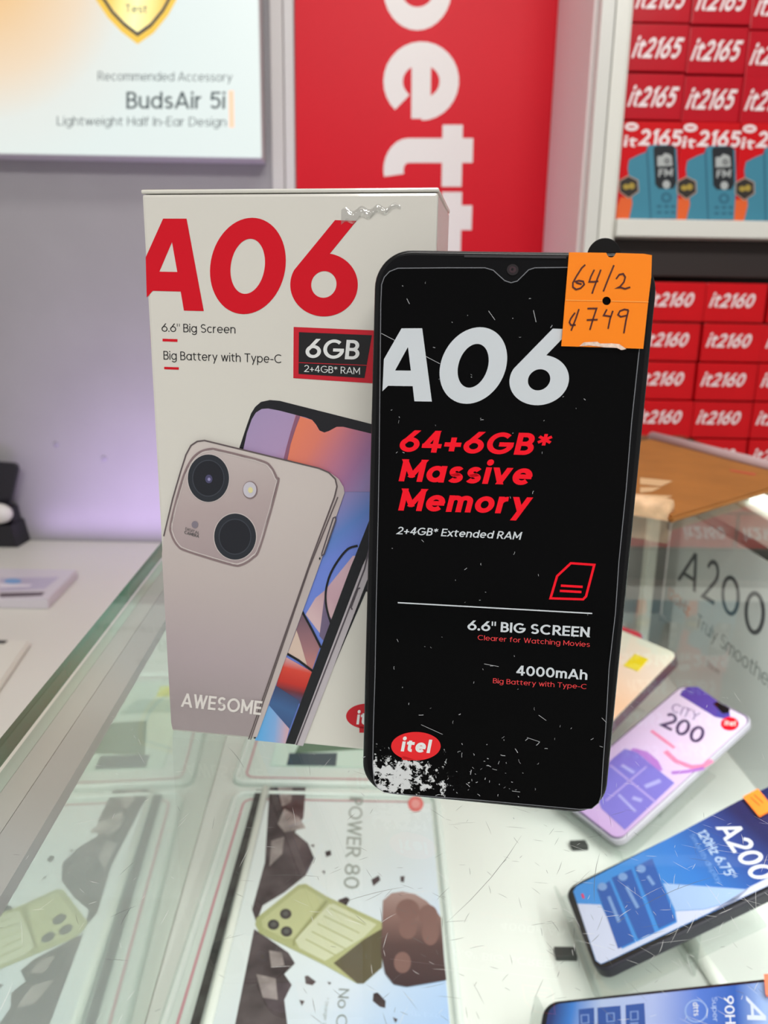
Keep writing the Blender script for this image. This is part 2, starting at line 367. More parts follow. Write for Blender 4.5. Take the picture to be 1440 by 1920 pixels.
# ------------------------------------------------------------------ the room
WY = 1.50                                               # the back wall
def struct(name, bm, m, label=None, smooth=False):
    return tag(obj(name, bm, m, None, smooth), label, None, None, 'structure')
WALL = mat('wall_paint', (156, 153, 156), .75, .3, noise=.04, nscale=6)
struct('wall_back', bx((-2.6, WY, -1.05), (2.2, WY+.08, 1.9)), WALL)
struct('floor', bx((-2.6, -2.2, -1.10), (2.2, WY, -1.05)), mat('floor_tile', (170, 168, 164), .4, noise=.08, nscale=5))
struct('ceiling', bx((-2.6, -2.2, 1.9), (2.2, WY+.08, 1.95)), mat('ceiling_board', (225, 225, 222), .8))
# white trims of the wall panelling
struct('trim_1', bx((-.212, WY-.012, -.29), (-.190, WY, 1.9), .002), mat('panel_trim', (196, 193, 192), .5))
struct('trim_2', bx((-.189, WY-.008, -.29), (-.171, WY, 1.9), .002), mat('panel_trim_light', (205, 203, 203), .5))
# pillar between the red banner and the shelving
struct('wall_side', bx((.2840, 1.225, -1.05), (.3270, WY, 1.9)), mat('pillar_bounce_tint', (230, 216, 215), .45))  # white pillar; the banner's red bounce is tinted into its colour
# lamps of the ceiling
for i, (x, y, w) in enumerate(((.25, .55, 1.2), (.1, -1.35, 1.4))):
    r = empty('ceiling_light', (x, y, 1.9))
    obj('housing', bx((-w/2-.03, -.18, -.06), (w/2+.03, .18, 0), .01), mat('lamp_housing', (230, 230, 228), .5), r)
    obj('diffuser', bx((-w/2, -.15, -.07), (w/2, .15, -.0605)), mat('lamp_diffuser', (255, 252, 245), .5, emit=4), r)
    tag(r, ('white rectangular ceiling light over the glass counter', 'white rectangular ceiling light behind the photographer')[i], 'ceiling light', 'ceiling lights')
for i, q in enumerate(((105, 833), (195, 860))):
    p = aty(*q, WY); bm = bmesh.new(); bmesh.ops.create_uvsphere(bm, u_segments=14, v_segments=8, radius=.0055)
    for v in bm.verts: v.co.y *= .4
    o = obj('wall_plug', bm, mat('wall_plug_grey', (150, 145, 158), .6), None, True); o.location = (p.x, WY-.0005, p.z)
    tag(o, ('small grey plug in the lilac lit wall, the left and higher of two', 'small grey plug in the lilac lit wall, nearest the white carton')[i], 'wall plug', 'wall plugs')

# ------------------------------------------------------------------ light box poster on the wall
LB = Frame((-1.16, 1.45, .4155), (1, 0, 0), (0, 0, 1)); LW, LH = 1.16-.2235, .70
root = empty('lightbox_sign', LB.M)
bm = bmesh.new(); prism(bm, rrect(0, 0, LW, LH, .004), .006, .05, bevel=.002)
obj('frame', bm, mat('lightbox_frame', (186, 183, 184), .4), root)
bm = bmesh.new(); prism(bm, rrect(.002, .002, LW-.002, LH-.002, .003), 0, .006, bevel=.001)
cx, cz = LB.px(-30, 20)
PANEL = ramp_mat('lightbox_panel', (cx-.02, cz+.10), (cx+.34, cz+.1),
    [(0, (255, 176, 92)), (.30, (255, 205, 132)), (.55, (252, 226, 190)), (.75, (238, 245, 238)), (1, (235, 250, 246))], .35, emit=.74, radial=True); _pb = [n for n in PANEL.node_tree.nodes if n.type == 'BSDF_PRINCIPLED'][0]; PANEL.node_tree.links.remove(_pb.inputs['Base Color'].links[0]); _pb.inputs['Base Color'].default_value = (.20, .20, .20, 1)
obj('poster_panel', bm, PANEL, root)
a = Art(LB); K = (0, 0, 2.5714)
INK = mat('poster_ink', (70, 84, 88), .5, emit=.12)
a.text('Recommended Accessory', (183.5, 151), (435.5, 153), (0, -17), INK, 2, .0)
a.text('BudsAir 5i', (237, 204), (422, 204), (0, -32), INK, 2, .014)
a.text('Lightweight Half In-Ear Design', (107, 235), (424, 237), (0, -17), INK, 2, .0)
a.poly([(429, 170), (438, 170), (439, 239), (430, 239)], mat('poster_peach', (238, 190, 160), .5, emit=.5), 2)
a.build('poster_text', root)
a = Art(LB)
sh = [(258, 83), (228, 60), (202, 33), (180, 0), (166, -40), (160, -95), (258, -130), (356, -95), (350, -40), (331, 0), (315, 29), (288, 62)]
ins = lambda k: [(257+(x-257)*k, -28+(y+28)*k) for x, y in sh]
a.poly(sh, mat('shield_gold', (222, 184, 70), .4, emit=.4), 2)
a.poly(ins(.87), mat('shield_navy', (48, 46, 66), .4, emit=.05), 3)
q0 = LB.px(200, 0); q1 = LB.px(310, 30)
a.poly(ins(.80), ramp_mat('shield_inner', q0, q1, [(0, (214, 180, 80)), (.5, (242, 236, 170)), (1, (214, 176, 70))], .4, emit=.55), 4)
a.text('Test', (235, 24), (276, 25), (0, -16), INK, 5, .01)
a.build('shield_emblem', root)
tag(root, 'large backlit poster sign with white panel and gold shield emblem on the wall', 'sign')

# ------------------------------------------------------------------ red banner
BN = Frame((-.1685, WY-.012, -.28), (1, 0, 0), (0, 0, 1)); BW = .2835+.1685
root = empty('wall_banner', BN.M)
bm = bmesh.new(); prism(bm, rrect(0, 0, BW, 1.95, .001), 0, .0115)
obj('banner_panel', bm, mat('banner_red', (205, 6, 32), .42, .2, noise=.05, nscale=3), root)
a = Art(BN); BWH = mat('banner_white', (226, 222, 220), .45)
for ch, y0, y1, top in (('b', -98, 57, 893), ('e', 78, 226, 862), ('t', 234, 350, 888), ('t', 360, 476, 886), ('e', 490, 640, 864), ('r', 655, 745, 864)):
    a.text(ch, (719, y0), (719, y1), (top-719, 0), BWH, 2, .034, box=True)
a.build('banner_lettering', root)
tag(root, 'tall red wall banner with white lettering running downwards', 'banner')

# ------------------------------------------------------------------ shelving cabinet with red cartons
CAB = empty('shelving_unit', (.3275, 1.2, -1.05))
CW = mat('cabinet_white', (222, 221, 214), .32, .5); CD = mat('cabinet_shade', (44, 34, 32), .6)  # the dark brown puts the cabinet's inner shade into the colour
def cb(name, p, q, m=CW, bev=.0015):
    o = obj(name, bx((p[0]-.3275, p[1]-1.2, p[2]+1.05), (q[0]-.3275, q[1]-1.2, q[2]+1.05), bev), m, CAB); return o
cb('side_panel', (.3275, 1.208, -1.05), (.3345, WY-.002, 1.85))
cb('edge_profile', (.2885, 1.198, -1.05), (.3075, 1.2235, 1.85), mat('profile_white', (214, 213, 208), .25))
cb('edge_profile', (.3085, 1.196, -1.05), (.3275, 1.2235, 1.85), mat('profile_white2', (226, 225, 218), .22))
cb('shelf', (.3345, 1.198, .2715), (.90, WY-.002, .2960))
cb('shelf', (.3345, 1.21, -.112), (.90, WY-.002, -.088))
cb('shelf', (.3345, 1.21, .79), (.90, WY-.002, .815))
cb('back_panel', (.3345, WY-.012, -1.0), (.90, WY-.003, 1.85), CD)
cb('shade_strip', (.3345, 1.232, .2180), (.90, 1.242, .2705), CD)  # dark strip added where shade falls below the shelf
cb('side_panel', (.901, 1.208, -1.05), (.915, WY-.002, 1.85))
cb('kick_board', (.3345, 1.22, -1.05), (.90, 1.24, -.113))
tag(CAB, 'white shelving unit with red cartons stacked on its two shelves', 'shelves')

CRED = mat('carton_red', (184, 6, 30), .28, .3, noise=.06, nscale=12, bump=.12, bscale=25); CRED2 = mat('carton_red_bright', (206, 4, 18), .28, .3, noise=.05, nscale=12, bump=.12, bscale=25)
CTXT = mat('carton_white', (238, 226, 228), .4)
def carton(name, w, h, d, m, text, p0, p1, up):
    r = empty(name, (0, 0, 0))
    bm = bx((0, 0, 0), (w, d, h), .0018); obj('carton', bm, m, r, False)
    a = Art(); a.text(text, p0, p1, up, CTXT, 1, .030, None, 1.12); o = a.build('printed_title', r); o.location.y = -.00015
    return r
def copy_tree(o, parent=None):
    c = o.copy(); COL.objects.link(c)
    if parent: c.parent = parent
    for ch in list(o.children): copy_tree(ch, c)
    return c
ROWW = ['top', 'second', 'third', 'fourth', 'fifth', 'sixth']
# lying cartons on the upper shelf: rows of end faces
w, h, d = .0835, .0605, .14
protoA = carton('phone_carton', w, h, d, CRED, 'it2165', (.004, .017), (.070, .017), (.008, .0265))
first = True
colx = [.3345+.0005, .4195, .5035]
topz = [.619, .5565, .4935]
drop = [0, -.0015, -.006]
colname = ['beside the cabinet side', 'middle column', 'at the right photo edge']
for r_, z0 in enumerate(topz):
    for c_ in range(3):
        o = protoA if first else copy_tree(protoA); first = False
        hh = z0-.0605+drop[c_]
        if r_ == 2: hh = max(hh, .4305)
        o.location = (colx[c_]+(.0005 if r_ else 0), 1.216+random.uniform(0, .004), hh)
        tag(o, 'red carton lying in the %s row on the upper shelf, %s' % (ROWW[r_], colname[c_]), 'carton', 'red cartons lying on the upper shelf')
# standing cartons with a blue keypad phone pictured on the front
def standing():
    w, h, d = .0845, .1340, .05
    r = empty('keypad_phone_carton', (0, 0, 0))
    obj('carton', bx((0, 0, 0), (w, d, h), .0018), CRED2, r)
    # artwork measured on the middle carton of the photo: carton spans crop x 808..1262, y 815..1485 of a 3.6x crop at (1040,0)
    fr = Frame((.4085+.0055, 1.2125, .2963), (1, 0, 0), (0, 0, 1)); K = (1040, 0, 3.6)
    a = Art(fr); BL = mat('print_blue', (62, 132, 156), .3); BLD = mat('print_blue_dark', (44, 100, 124), .3); NV = mat('print_dark', (26, 30, 36), .3)
    ORG = mat('print_orange', (226, 96, 36), .35)
    a.poly([(770, 1485), (775, 1400), (800, 1340), (880, 1330), (885, 1485)], ORG, 1, K)
    a.poly([(855, 1485), (880, 1380), (852, 1140), (862, 1085), (930, 1050), (985, 1030), (1005, 1485)], BL, 2, K)
    a.poly([(985, 1000), (1010, 985), (1150, 985), (1185, 1010), (1192, 1250), (1178, 1485), (1000, 1485)], BL, 3, K)
    a.poly([(978, 1020), (990, 1005), (1008, 1485), (998, 1485)], BLD, 4, K)
    a.poly([(1028, 1010), (1040, 992), (1160, 988), (1172, 1000), (1180, 1240), (1160, 1280), (1060, 1280), (1036, 1250)], NV, 5, K)
    a.poly([(1053, 1062), (1090, 1058), (1100, 1040), (1130, 1045), (1150, 1060), (1155, 1125), (1053, 1130)], mat('print_silver', (176, 180, 180), .3), 6, K)
    a.ell((1118, 1094), 20, 20, NV, 7, K, hole=(14, 14)); a.ell((1118, 1094), 7, 7, NV, 7, K)
    a.text('FM', (1058, 1200), (1156, 1196), (4, -52), mat('print_silver', (176, 180, 180), .3), 6, .03, K)
    a.ell((1112, 1252), 26, 28, mat('print_silver', (176, 180, 180), .3), 6, K)
    a.ell((1110, 1340), 36, 34, BLD, 5, K, hole=(20, 20))
    for yy in (1400, 1440):
        for xx in (1060, 1110, 1155): a.ell((xx, yy), 16, 9, BLD, 5, K)
    hexa = [(856, 1190), (922, 1222), (926, 1300), (856, 1348), (792, 1302), (792, 1225)]
    a.poly(hexa, mat('print_badge_rim', (184, 156, 140), .3), 6, K)
    a.poly([(857+(x-857)*.9, 1268+(y-1268)*.9) for x, y in hexa], mat('print_badge', (44, 38, 34), .3), 7, K)
    a.ell((840, 1268), 22, 18, mat('print_badge_gold', (170, 146, 60), .3), 8, K); a.ell((878, 1262), 20, 22, mat('print_badge_gold', (170, 146, 60), .3), 8, K)
    o = a.build('phone_picture', r); o.location.y = -.00015
    a = Art(fr)
    a.text('it', (824, 996), (912, 1000), (12, -72), CTXT, 2, .03, K); a.text('2165', (918, 987), (1212, 995), (18, -110), CTXT, 2, .034, K)
    a.ell((884, 862), 46, 28, mat('carton_white', (238, 226, 228), .4), 2, K); a.ell((884, 862), 28, 7, CRED2, 3, K)
    o = a.build('printed_title', r); o.location.y = -.00015
    return r
protoS = standing()
for c_, x in enumerate((.3360, .4210, .5065)):
    o = protoS if c_ == 0 else copy_tree(protoS)
    o.location = (x, 1.2125, .2963)
    tag(o, 'red carton with blue keypad phone picture standing on the shelf, ' + ('beside the cabinet side', 'middle of three', 'at right photo edge')[c_], 'carton', 'red cartons standing on the upper shelf')
# cartons in the lower compartment
w, h, d = .0925, .0575, .13
protoB = carton('phone_carton', w, h, d, CRED2, 'it2160', (.006, .022), (.072, .022), (.006, .0205))
first = True
for r_ in range(5):
    for c_ in range(3):
        o = protoB if first else copy_tree(protoB); first = False
        o.location = (.3900+c_*.0945+random.uniform(-.0015, .0015), 1.2125+random.uniform(0, .004)+.0, -.0870+.0595*(4-r_)+c_*.0001)
        tag(o, 'red carton in the %s row of the lower stack, %s' % (ROWW[r_], ('nearest the black phone', 'second column', 'at the right photo edge')[c_]), 'carton', 'red cartons stacked in the lower compartment')
# closing the stack up exactly: rows rest on one another
for o in [x for x in COL.objects if x.get('group') == 'red cartons stacked in the lower compartment']:
    for ch in o.children:
        if ch.name.startswith('carton'): ch.scale.z = 1.0

# ------------------------------------------------------------------ white side counter, lower than the glass
CT = -.300
root = empty('side_counter', (-.9, 1.2, -1.05))
obj('counter_top', bx((-1.4, -1.4, .720), (.735, .298, .750), .003), mat('counter_white', (212, 210, 202), .35, noise=.02, nscale=4), root)
obj('counter_body', bx((-1.38, -1.36, 0), (.72, .29, .7195)), mat('counter_body_white', (206, 204, 198), .5), root)
tag(root, 'long white laminate counter standing lower than the glass display counter', 'counter')
# brochure-like display carton
p = [atz(145, 1068, CT+.016), atz(90, 1124, CT+.016)]
P1, P2 = Vector((p[0].x, p[0].y)), Vector((p[1].x, p[1].y)); fwv = (P1-P2); lft = Vector((-1, .0)) * .28
root = empty('phone_sleeve', (P2.x, P2.y, CT))
q = [Vector((0, 0)), fwv, fwv+lft, lft]
bm = prism_z(bmesh.new(), [(v.x, v.y) for v in q], 0, .016, .0015); obj('sleeve', bm, mat('sleeve_lilac', (206, 200, 208), .3), root)
fr = Frame((P2.x, P2.y, CT+.016), (1, 0, 0), (0, 1, 0))
a = Art(fr); 
a.poly([(0, 1084), (112, 1082), (84, 1104), (0, 1108)], mat('sleeve_violet', (184, 176, 198), .3), 1)
a.poly([(0, 1112), (85, 1110), (78, 1117), (0, 1120)], mat('sleeve_brown', (96, 84, 92), .3), 1)
a.ell((24, 1090), 16, 5, mat('sleeve_blue', (120, 160, 208), .3), 2)
a.poly([(0, 1094), (60, 1096), (55, 1100), (0, 1102)], mat('sleeve_white', (226, 220, 230), .3), 2)
o = a.build('cover_print', root); o.matrix_local = Matrix.Translation((0, 0, .016)) @ (Matrix.Translation(-fr.o) @ fr.M)
tag(root, 'flat lilac and white printed phone sleeve lying on the white counter', 'phone sleeve')
# white charging dock at the photo's left edge
c0 = atz(58, 1200, CT+.008); root = empty('charging_tray', (c0.x, c0.y, CT))
c1 = atz(0, 1285, CT+.008); dv = Vector((c1.x-c0.x, c1.y-c0.y))
pts = [(0, 0), (dv.x*1.6, dv.y*1.6), (dv.x*1.6-.3, dv.y*1.6), (-.3, 0)]
obj('tray', prism_z(bmesh.new(), pts, 0, .008, .003), mat('tray_white', (216, 214, 204), .35), root)
obj('slot', bx((-.20, -.014, .0079), (-.030, -.004, .0086)), mat('slot_black', (24, 24, 24), .5), root)
tag(root, 'flat white charging tray with a dark slot at the left edge of the photo', 'charging tray')
# black phone on a stand
b0 = atz(33, 1027, CT); root = empty('phone_stand', (b0.x, b0.y, CT)); K1 = b0.y
def sv(x, y): p = aty(x, y, K1); return (p.x-b0.x, p.z-CT)
obj('stand_base', prism(bmesh.new(), [sv(-60, 1027), (0, 0), sv(20, 985), sv(-50, 985)], 0, .07, bevel=.003), mat('stand_black', (26, 24, 32), .4), root)
obj('cradle', prism(bmesh.new(), [sv(-50, 984), sv(19, 984), sv(12, 956), sv(-44, 956)], .015, .05, bevel=.004), mat('stand_black', (26, 24, 32), .4), root)
tag(root, 'black tapered display stand at the left edge of the white counter', 'display stand')
o = obj('smartphone', prism(bmesh.new(), [sv(-50, 955), sv(8, 955), sv(24, 885), sv(22, 876), sv(16, 872), sv(-50, 868)], .02, .030, bevel=.0015), mat('handset_black', (24, 22, 32), .25), None)
o.location = (b0.x, b0.y, CT); tag(o, 'dark smartphone leaning upright on the black stand by the lilac wall', 'smartphone')
bm = bmesh.new(); bmesh.ops.create_uvsphere(bm, u_segments=20, v_segments=12, radius=1)
for v in bm.verts: v.co = Vector((v.co.x*.028, v.co.y*.016, v.co.z*.020))
o = obj('plastic_clip', bm, mat('clip_white', (214, 212, 206), .5, bump=.5, bscale=90), None, True); cc = sv(0, 962); o.location = (b0.x+cc[0]-.002, b0.y-.003, CT+cc[1])
tag(o, 'rounded off-white clip wrapped round the black display stand', 'clip')

# ------------------------------------------------------------------ glass display case
CASE = empty('display_case', (0, .5, -1.05)); CZ = 1.05; CY = -.5
def cs(name, bm, m, smooth=False):
    for v in bm.verts: v.co += Vector((0, CY, CZ))
    return obj(name, bm, m, CASE, smooth)
GT = .010
e0, e1 = Vector((-.1292, .16)), Vector((-.1553, .64))            # line of the left glass edge
ed = (e1-e0).normalized(); en = Vector((ed.y, -ed.x))             # en points into the case
def EP(t, off, z): p = e0+ed*t+en*off; return Vector((p.x, p.y, z))
NEAR, FAR, SH = -.16, .88, -.2550
# glass top: upper face reflects, lower face clear, edges green
bm = bmesh.new()
A, B = EP(NEAR, 0, 0), EP(FAR, 0, 0); Cc, D = Vector((.405, B.y, 0)), Vector((.405, A.y, 0))
tops = [bm.verts.new(v) for v in (A, D, Cc, B)]; bots = [bm.verts.new(v-Vector((0, 0, GT))) for v in (A, D, Cc, B)]
f = bm.faces.new(tops); f.material_index = 0
f = bm.faces.new(bots[::-1]); f.material_index = 1
for i in range(4):
    j = (i+1) % 4; f = bm.faces.new((tops[i], bots[i], bots[j], tops[j])); f.material_index = 2
GLT = glass_mat('glass_top_face', (.965, .985, .972)); GLB = glass_mat('glass_lower_face', (.985, .995, .988), False)
GE = mat('glass_edge_green', (16, 112, 82), .08, .6, noise=.6, nscale=9)
gtop = cs('glass_top', bm, [GLT, GLB, GE])
# scratches in the glass
sb = bmesh.new()
def scratch(x, y, L, ang, w, bend=0):
    d = Vector((math.cos(ang), math.sin(ang))); n = Vector((-d.y, d.x)); pr = None
    for k in range(5):
        t = k/4; p = Vector((x, y))+d*L*(t-.5)+n*bend*L*(4*t*(1-t)-1); ww = w*(1-abs(2*t-1)**3*.8)/2
        q = [sb.verts.new((p.x+n.x*s*ww, p.y+n.y*s*ww+CY, .00004+CZ)) for s in (-1, 1)]
        if pr: sb.faces.new((pr[0], pr[1], q[1], q[0]))
        pr = q
for _ in range(620):
    if random.random() < .62: x, y = random.gauss(.085, .045), random.gauss(.162, .028)
    else: x, y = random.uniform(-.10, .16), random.uniform(.12, .30)
    if x < -.12 or x > .30 or y < .09: continue
    scratch(x, y, random.choice((.0015, .002, .003, .003, .005, .009)), random.uniform(0, math.pi), random.uniform(.00005, .00011), random.uniform(-.03, .03))
n_light = len(sb.faces)
for _ in range(260):
    x, y = random.gauss(.035, .045), random.gauss(.165, .030)
    if x < -.12 or x > .10 or y < .09: continue
    scratch(x, y, random.choice((.0015, .002, .003, .004, .006)), random.uniform(0, math.pi), random.uniform(.00006, .00011), random.uniform(-.03, .03))
for (u0, v0, u1, v1) in ((985, 1570, 845, 1735), (1190, 1700, 1335, 1640), (1110, 1690, 1120, 1600), (430, 1400, 460, 1440), (225, 1735, 245, 1700), (205, 1720, 255, 1698), (640, 1690, 760, 1660), (500, 1640, 600, 1642)):
    p, q = atz(u0, v0, 0), atz(u1, v1, 0); dv = Vector((q.x-p.x, q.y-p.y))
    scratch((p.x+q.x)/2, (p.y+q.y)/2, dv.length, math.atan2(dv.y, dv.x), .00013, .03)
sb.faces.ensure_lookup_table()
for f in list(sb.faces)[n_light:]: f.material_index = 1
o = obj('scratch_marks', sb, [mat('scratch_white', (214, 216, 214), .4), mat('scratch_grey', (96, 100, 98), .5)], gtop); tag(o, kind='stuff')
# left wall: polished glass pane that mirrors the inside of the case
def strip(off0, off1, z0, z1, t0=NEAR, t1=FAR):
    bm = bmesh.new(); P = [EP(t0, off0, 0), EP(t0, off1, 0), EP(t1, off1, 0), EP(t1, off0, 0)]
    return prism_z(bm, [(v.x, v.y) for v in P], z0, z1)
mm = bpy.data.materials.new('mirror_pane'); mm.use_nodes = True; nt = mm.node_tree; b = nt.nodes['Principled BSDF']
g = nt.nodes.new('ShaderNodeBsdfGlossy'); g.inputs['Roughness'].default_value = .015; g.inputs['Color'].default_value = (.86, .93, .89, 1)
mx = nt.nodes.new('ShaderNodeMixShader'); mx.inputs[0].default_value = .52; b.inputs['Base Color'].default_value = lin((226, 234, 226)); b.inputs['Roughness'].default_value = .3
nt.links.new(b.outputs[0], mx.inputs[1]); nt.links.new(g.outputs[0], mx.inputs[2]); nt.links.new(mx.outputs[0], nt.nodes['Material Output'].inputs[0])
cs('side_pane', strip(.001, .006, SH, -GT-.0005), mm)
cs('corner_rail', strip(.0062, .0150, -.0160, -GT-.0004), mat('rail_white', (172, 169, 166), .4))
cs('corner_rail', strip(.0151, .0265, -.0160, -GT-.0006), mat('rail_white2', (164, 161, 160), .4))
SHW = mat('shelf_white', (226, 229, 224), .4, noise=.015, nscale=8)
bm = bmesh.new(); P = [EP(NEAR, .0065, 0), EP(FAR, .0065, 0)]
prism_z(bm, [(P[0].x, P[0].y), (.398, P[0].y), (.398, P[1].y), (P[1].x, P[1].y)], SH-.012, SH); cs('display_shelf', bm, SHW)
cs('back_pane', bx((P[1].x, P[1].y-.006, SH), (.398, P[1].y-.001, -GT-.0005)), mat('back_pane_grey', (178, 176, 172), .5))
cs('right_pane', bx((.399, A.y, SH), (.404, B.y-.007, -GT-.0005)), mat('pane_white', (214, 216, 212), .4))
cs('corner_post', bx((.304, .845, SH), (.315, .862, -GT-.0006), .002), mat('post_white', (222, 224, 212), .4))
cs('corner_rail', bx((.340, A.y, -.045), (.398, B.y-.008, -GT-.0105), .002), mat('rail_light', (224, 228, 220), .4))
tb = tube(bmesh.new(), [(.360, .16, -.0145), (.360, .735, -.0145)], .0052, 14); cs('light_tube', tb, mat('tube_glow', (246, 255, 246), .4, emit=3.2), True)
cs('plinth', bx((-.15, A.y, -1.05), (.40, B.y-.01, SH-.0125)), mat('plinth_white', (212, 212, 206), .5))
tag(CASE, 'glass topped display counter with green glass edge and scratched top', 'display case')

# ------------------------------------------------------------------ things inside the case
# lettered board along the right side
BD = Frame((.337, .86, SH), (0, -1, 0), (0, 0, 1))
root = empty('display_board', BD.M)
bm = bmesh.new(); prism(bm, rrect(.02, .0005, .66, -.055-SH, .002), 0, .002); obj('board', bm, mat('board_grey', (222, 227, 225), .3, noise=.03, nscale=10), root)
a = Art(BD); T1 = mat('board_ink', (66, 72, 78), .4); K = (1180, 960, 5.538)
for ch, p0, p1, up in (('A', (497, 700), (690, 840), (95, -330)), ('2', (735, 880), (880, 970), (70, -420)), ('0', (955, 1055), (1150, 1105), (0, -410)), ('0', (1185, 1240), (1400, 1310), (20, -440))):
    a.text(ch, p0, p1, up, T1, 1, .006, K)
a.build('title_print', root); a = Art(BD)
T2 = mat('board_ink_soft', (112, 122, 122), .4)
a.text('Truly Smoother', (690, 1180), (1480, 1860), (22, -130), T2, 1, -.004, K)
a.build('tagline_print', root); a = Art(BD)
a.text('Stay', (300, 1120), (420, 1185), (10, -70), T2, 1, .0, K)
a.build('word_print', root); a = Art(BD)
a.text('120Hz', (390, 880), (620, 1090), (20, -110), mat('board_peach', (222, 172, 150), .4), 1, .02, K)
a.build('peach_print', root); a = Art(BD)
a.text('Octa core', (800, 1600), (930, 1690), (8, -60), T2, 1, .0, K)
a.build('small_print', root)
tag(root, 'upright pale grey board with dark lettering inside the case at right', 'display board')

def slab_phone(name, fr, w, l, t, side, bezel, bez=(.003, .003, .003), r=.009):
    """handset lying on a stand: body, black glass front"""
    root = empty(name, fr.M)
    bm = bmesh.new(); prism(bm, rrect(0, 0, w, l, r), 0, t, bevel=.0016); obj('body', bm, side, root, False)
    a = Art(); a.loc([rrect(.0012, .0012, w-.0012, l-.0012, r-.001)], bezel, 1); a.build('front_glass', root)
    return root
def rot(yaw, tilt):
    return Matrix.Rotation(yaw, 3, 'Z') @ Matrix.Rotation(tilt, 3, 'X')
PW, PL = .076, .164
def pframe(c, yaw, tilt):
    R = rot(yaw, tilt); return Frame(Vector(c)+R @ Vector((-PW/2, -PL/2, 0)), R @ Vector((1, 0, 0)), R @ Vector((0, 1, 0)))
def pframe_corner(px, Y, yaw, tilt):
    R = rot(yaw, tilt); return Frame(aty(px[0], px[1], Y)-R @ Vector((PW, PL, 0)), R @ Vector((1, 0, 0)), R @ Vector((0, 1, 0)))
ACR = glass_mat('acrylic', (.93, .95, .94), True, .05, .05)
def stand(fr, label, t=.009):
    """clear acrylic easel under a tilted handset"""
    root = empty('acrylic_stand', fr.M)
    obj('plate', bx((-.004, t+.0004, -.004), (PW+.006, t+.0022, PL*.62)), ACR, root)
    obj('lip', bx((-.004, t-.010, -.0060), (PW+.006, t+.0022, -.0042)), ACR, root)
    o = fr.o - fr.n*(t+.0024) + fr.v*PL*.5                       # back leg straight down to the shelf
    hgt = o.z-SH-.0005
    dn = (fr.M.to_3x3().inverted() @ Vector((0, 0, -1)))
    L0 = Vector((PW*.3, t+.0024, PL*.45)); L1 = Vector((PW*.7, t+.0024, PL*.45)); hh = hgt - .05*PL*fr.v.z
    bm = bmesh.new(); vs = []
    for off in (Vector((0, 0, 0)), fr.M.to_3x3().inverted() @ (Vector((fr.v.x, fr.v.y, 0)).normalized()*.002)):
        vs.append([bm.verts.new(q+off) for q in (L0, L1, L1+dn*hh, L0+dn*hh)])
    bm.faces.new(vs[0]); bm.faces.new(vs[1][::-1])
    for i in range(4): bm.faces.new((vs[0][i], vs[1][i], vs[1][(i+1) % 4], vs[0][(i+1) % 4]))
    obj('back_leg', bm, ACR, root)
    tag(root, label, 'phone stand', 'acrylic stands in the case')
BEZ = mat('bezel_black', (20, 20, 26), .2); SIDE = mat('side_charcoal', (44, 42, 50), .3)

# lilac phone
fr = pframe((.2309, .5772, -.2070), -1.0578, .4292); K = (1020, 1260, 3.4286)
root = slab_phone('smartphone', fr, PW-.0025, PL, .0070, mat('side_lavender', (196, 190, 204), .25), mat('bezel_violet', (92, 80, 110), .25))
a = Art(fr); LOC = lambda q: fr.px(K[0]+q[0]/K[2], K[1]+q[1]/K[2])
sc_ = rrect(.0022, .0028, PW-.0042, PL-.0025, .008)
a.loc([sc_], ramp_mat('lilac_screen', (.03, PL), (.045, 0), [(0, (226, 208, 234)), (.45, (222, 196, 232)), (.75, (208, 180, 224)), (1, (198, 164, 214))], .2), 2)
a.poly([(872, 150), (890, 118), (930, 96), (990, 96), (1190, 240), (1200, 310), (1100, 290)], mat('lilac_indigo', (82, 72, 164), .25), 3, K)
a.poly([(1085, 205), (1120, 190), (1195, 238), (1190, 265), (1150, 270)], BEZ, 4, K)
a.ell((1195, 335), 58, 44, SRED, 4, K); a.text('itel', (1160, 345), (1230, 350), (4, -34), WHITE, 5, .02, K)
a.text('CITY', (812, 250), (985, 320), (24, -52), mat('lilac_ink', (104, 88, 138), .3), 3, .004, K)
a.text('200', (735, 340), (1000, 470), (52, -92), mat('lilac_ink2', (58, 52, 92), .3), 3, .022, K)
a.stroke([(690, 378), (840, 490)], .0030, mat('lilac_pink', (232, 134, 172), .3), 3, K)
a.stroke([(780, 510), (850, 575), (950, 612), (1020, 606), (1082, 570)], .0042, mat('lilac_pink', (232, 134, 172), .3), 3, K)
a.stroke([(820, 650), (930, 640), (1030, 618)], .0035, mat('lilac_mauve', (176, 118, 202), .3), 3, K)
a.stroke([(560, 505), (650, 530), (710, 580), (740, 640)], .0065, mat('lilac_mauve', (176, 118, 202), .3), 3, K)
TI = mat('lilac_tile', (126, 116, 204), .3); TD = mat('lilac_tile_text', (170, 164, 224), .3)
a.poly([(440, 560), (520, 495), (600, 520), (720, 620), (840, 715), (520, 1018), (370, 880), (300, 700)], TI, 4, K)
a.stroke([(660, 610), (400, 830)], .0016, mat('lilac_line', (176, 156, 220), .3), 5, K); a.stroke([(425, 600), (720, 840)], .0018, mat('lilac_line', (176, 156, 220), .3), 5, K)
a.stroke([(480, 790), (590, 900)], .0022, TD, 5, K); a.stroke([(570, 810), (630, 830)], .0035, TD, 5, K); a.stroke([(500, 600), (580, 650)], .0030, TD, 5, K); a.stroke([(650, 740), (750, 700)], .0040, TD, 5, K)
a.build('screen_print', root)
tag(root, 'lilac smartphone propped under the glass, right behind the black phone\'s lower corner', 'smartphone', 'smartphones in the case')
stand(fr, 'clear acrylic stand under the lilac smartphone', .0070)

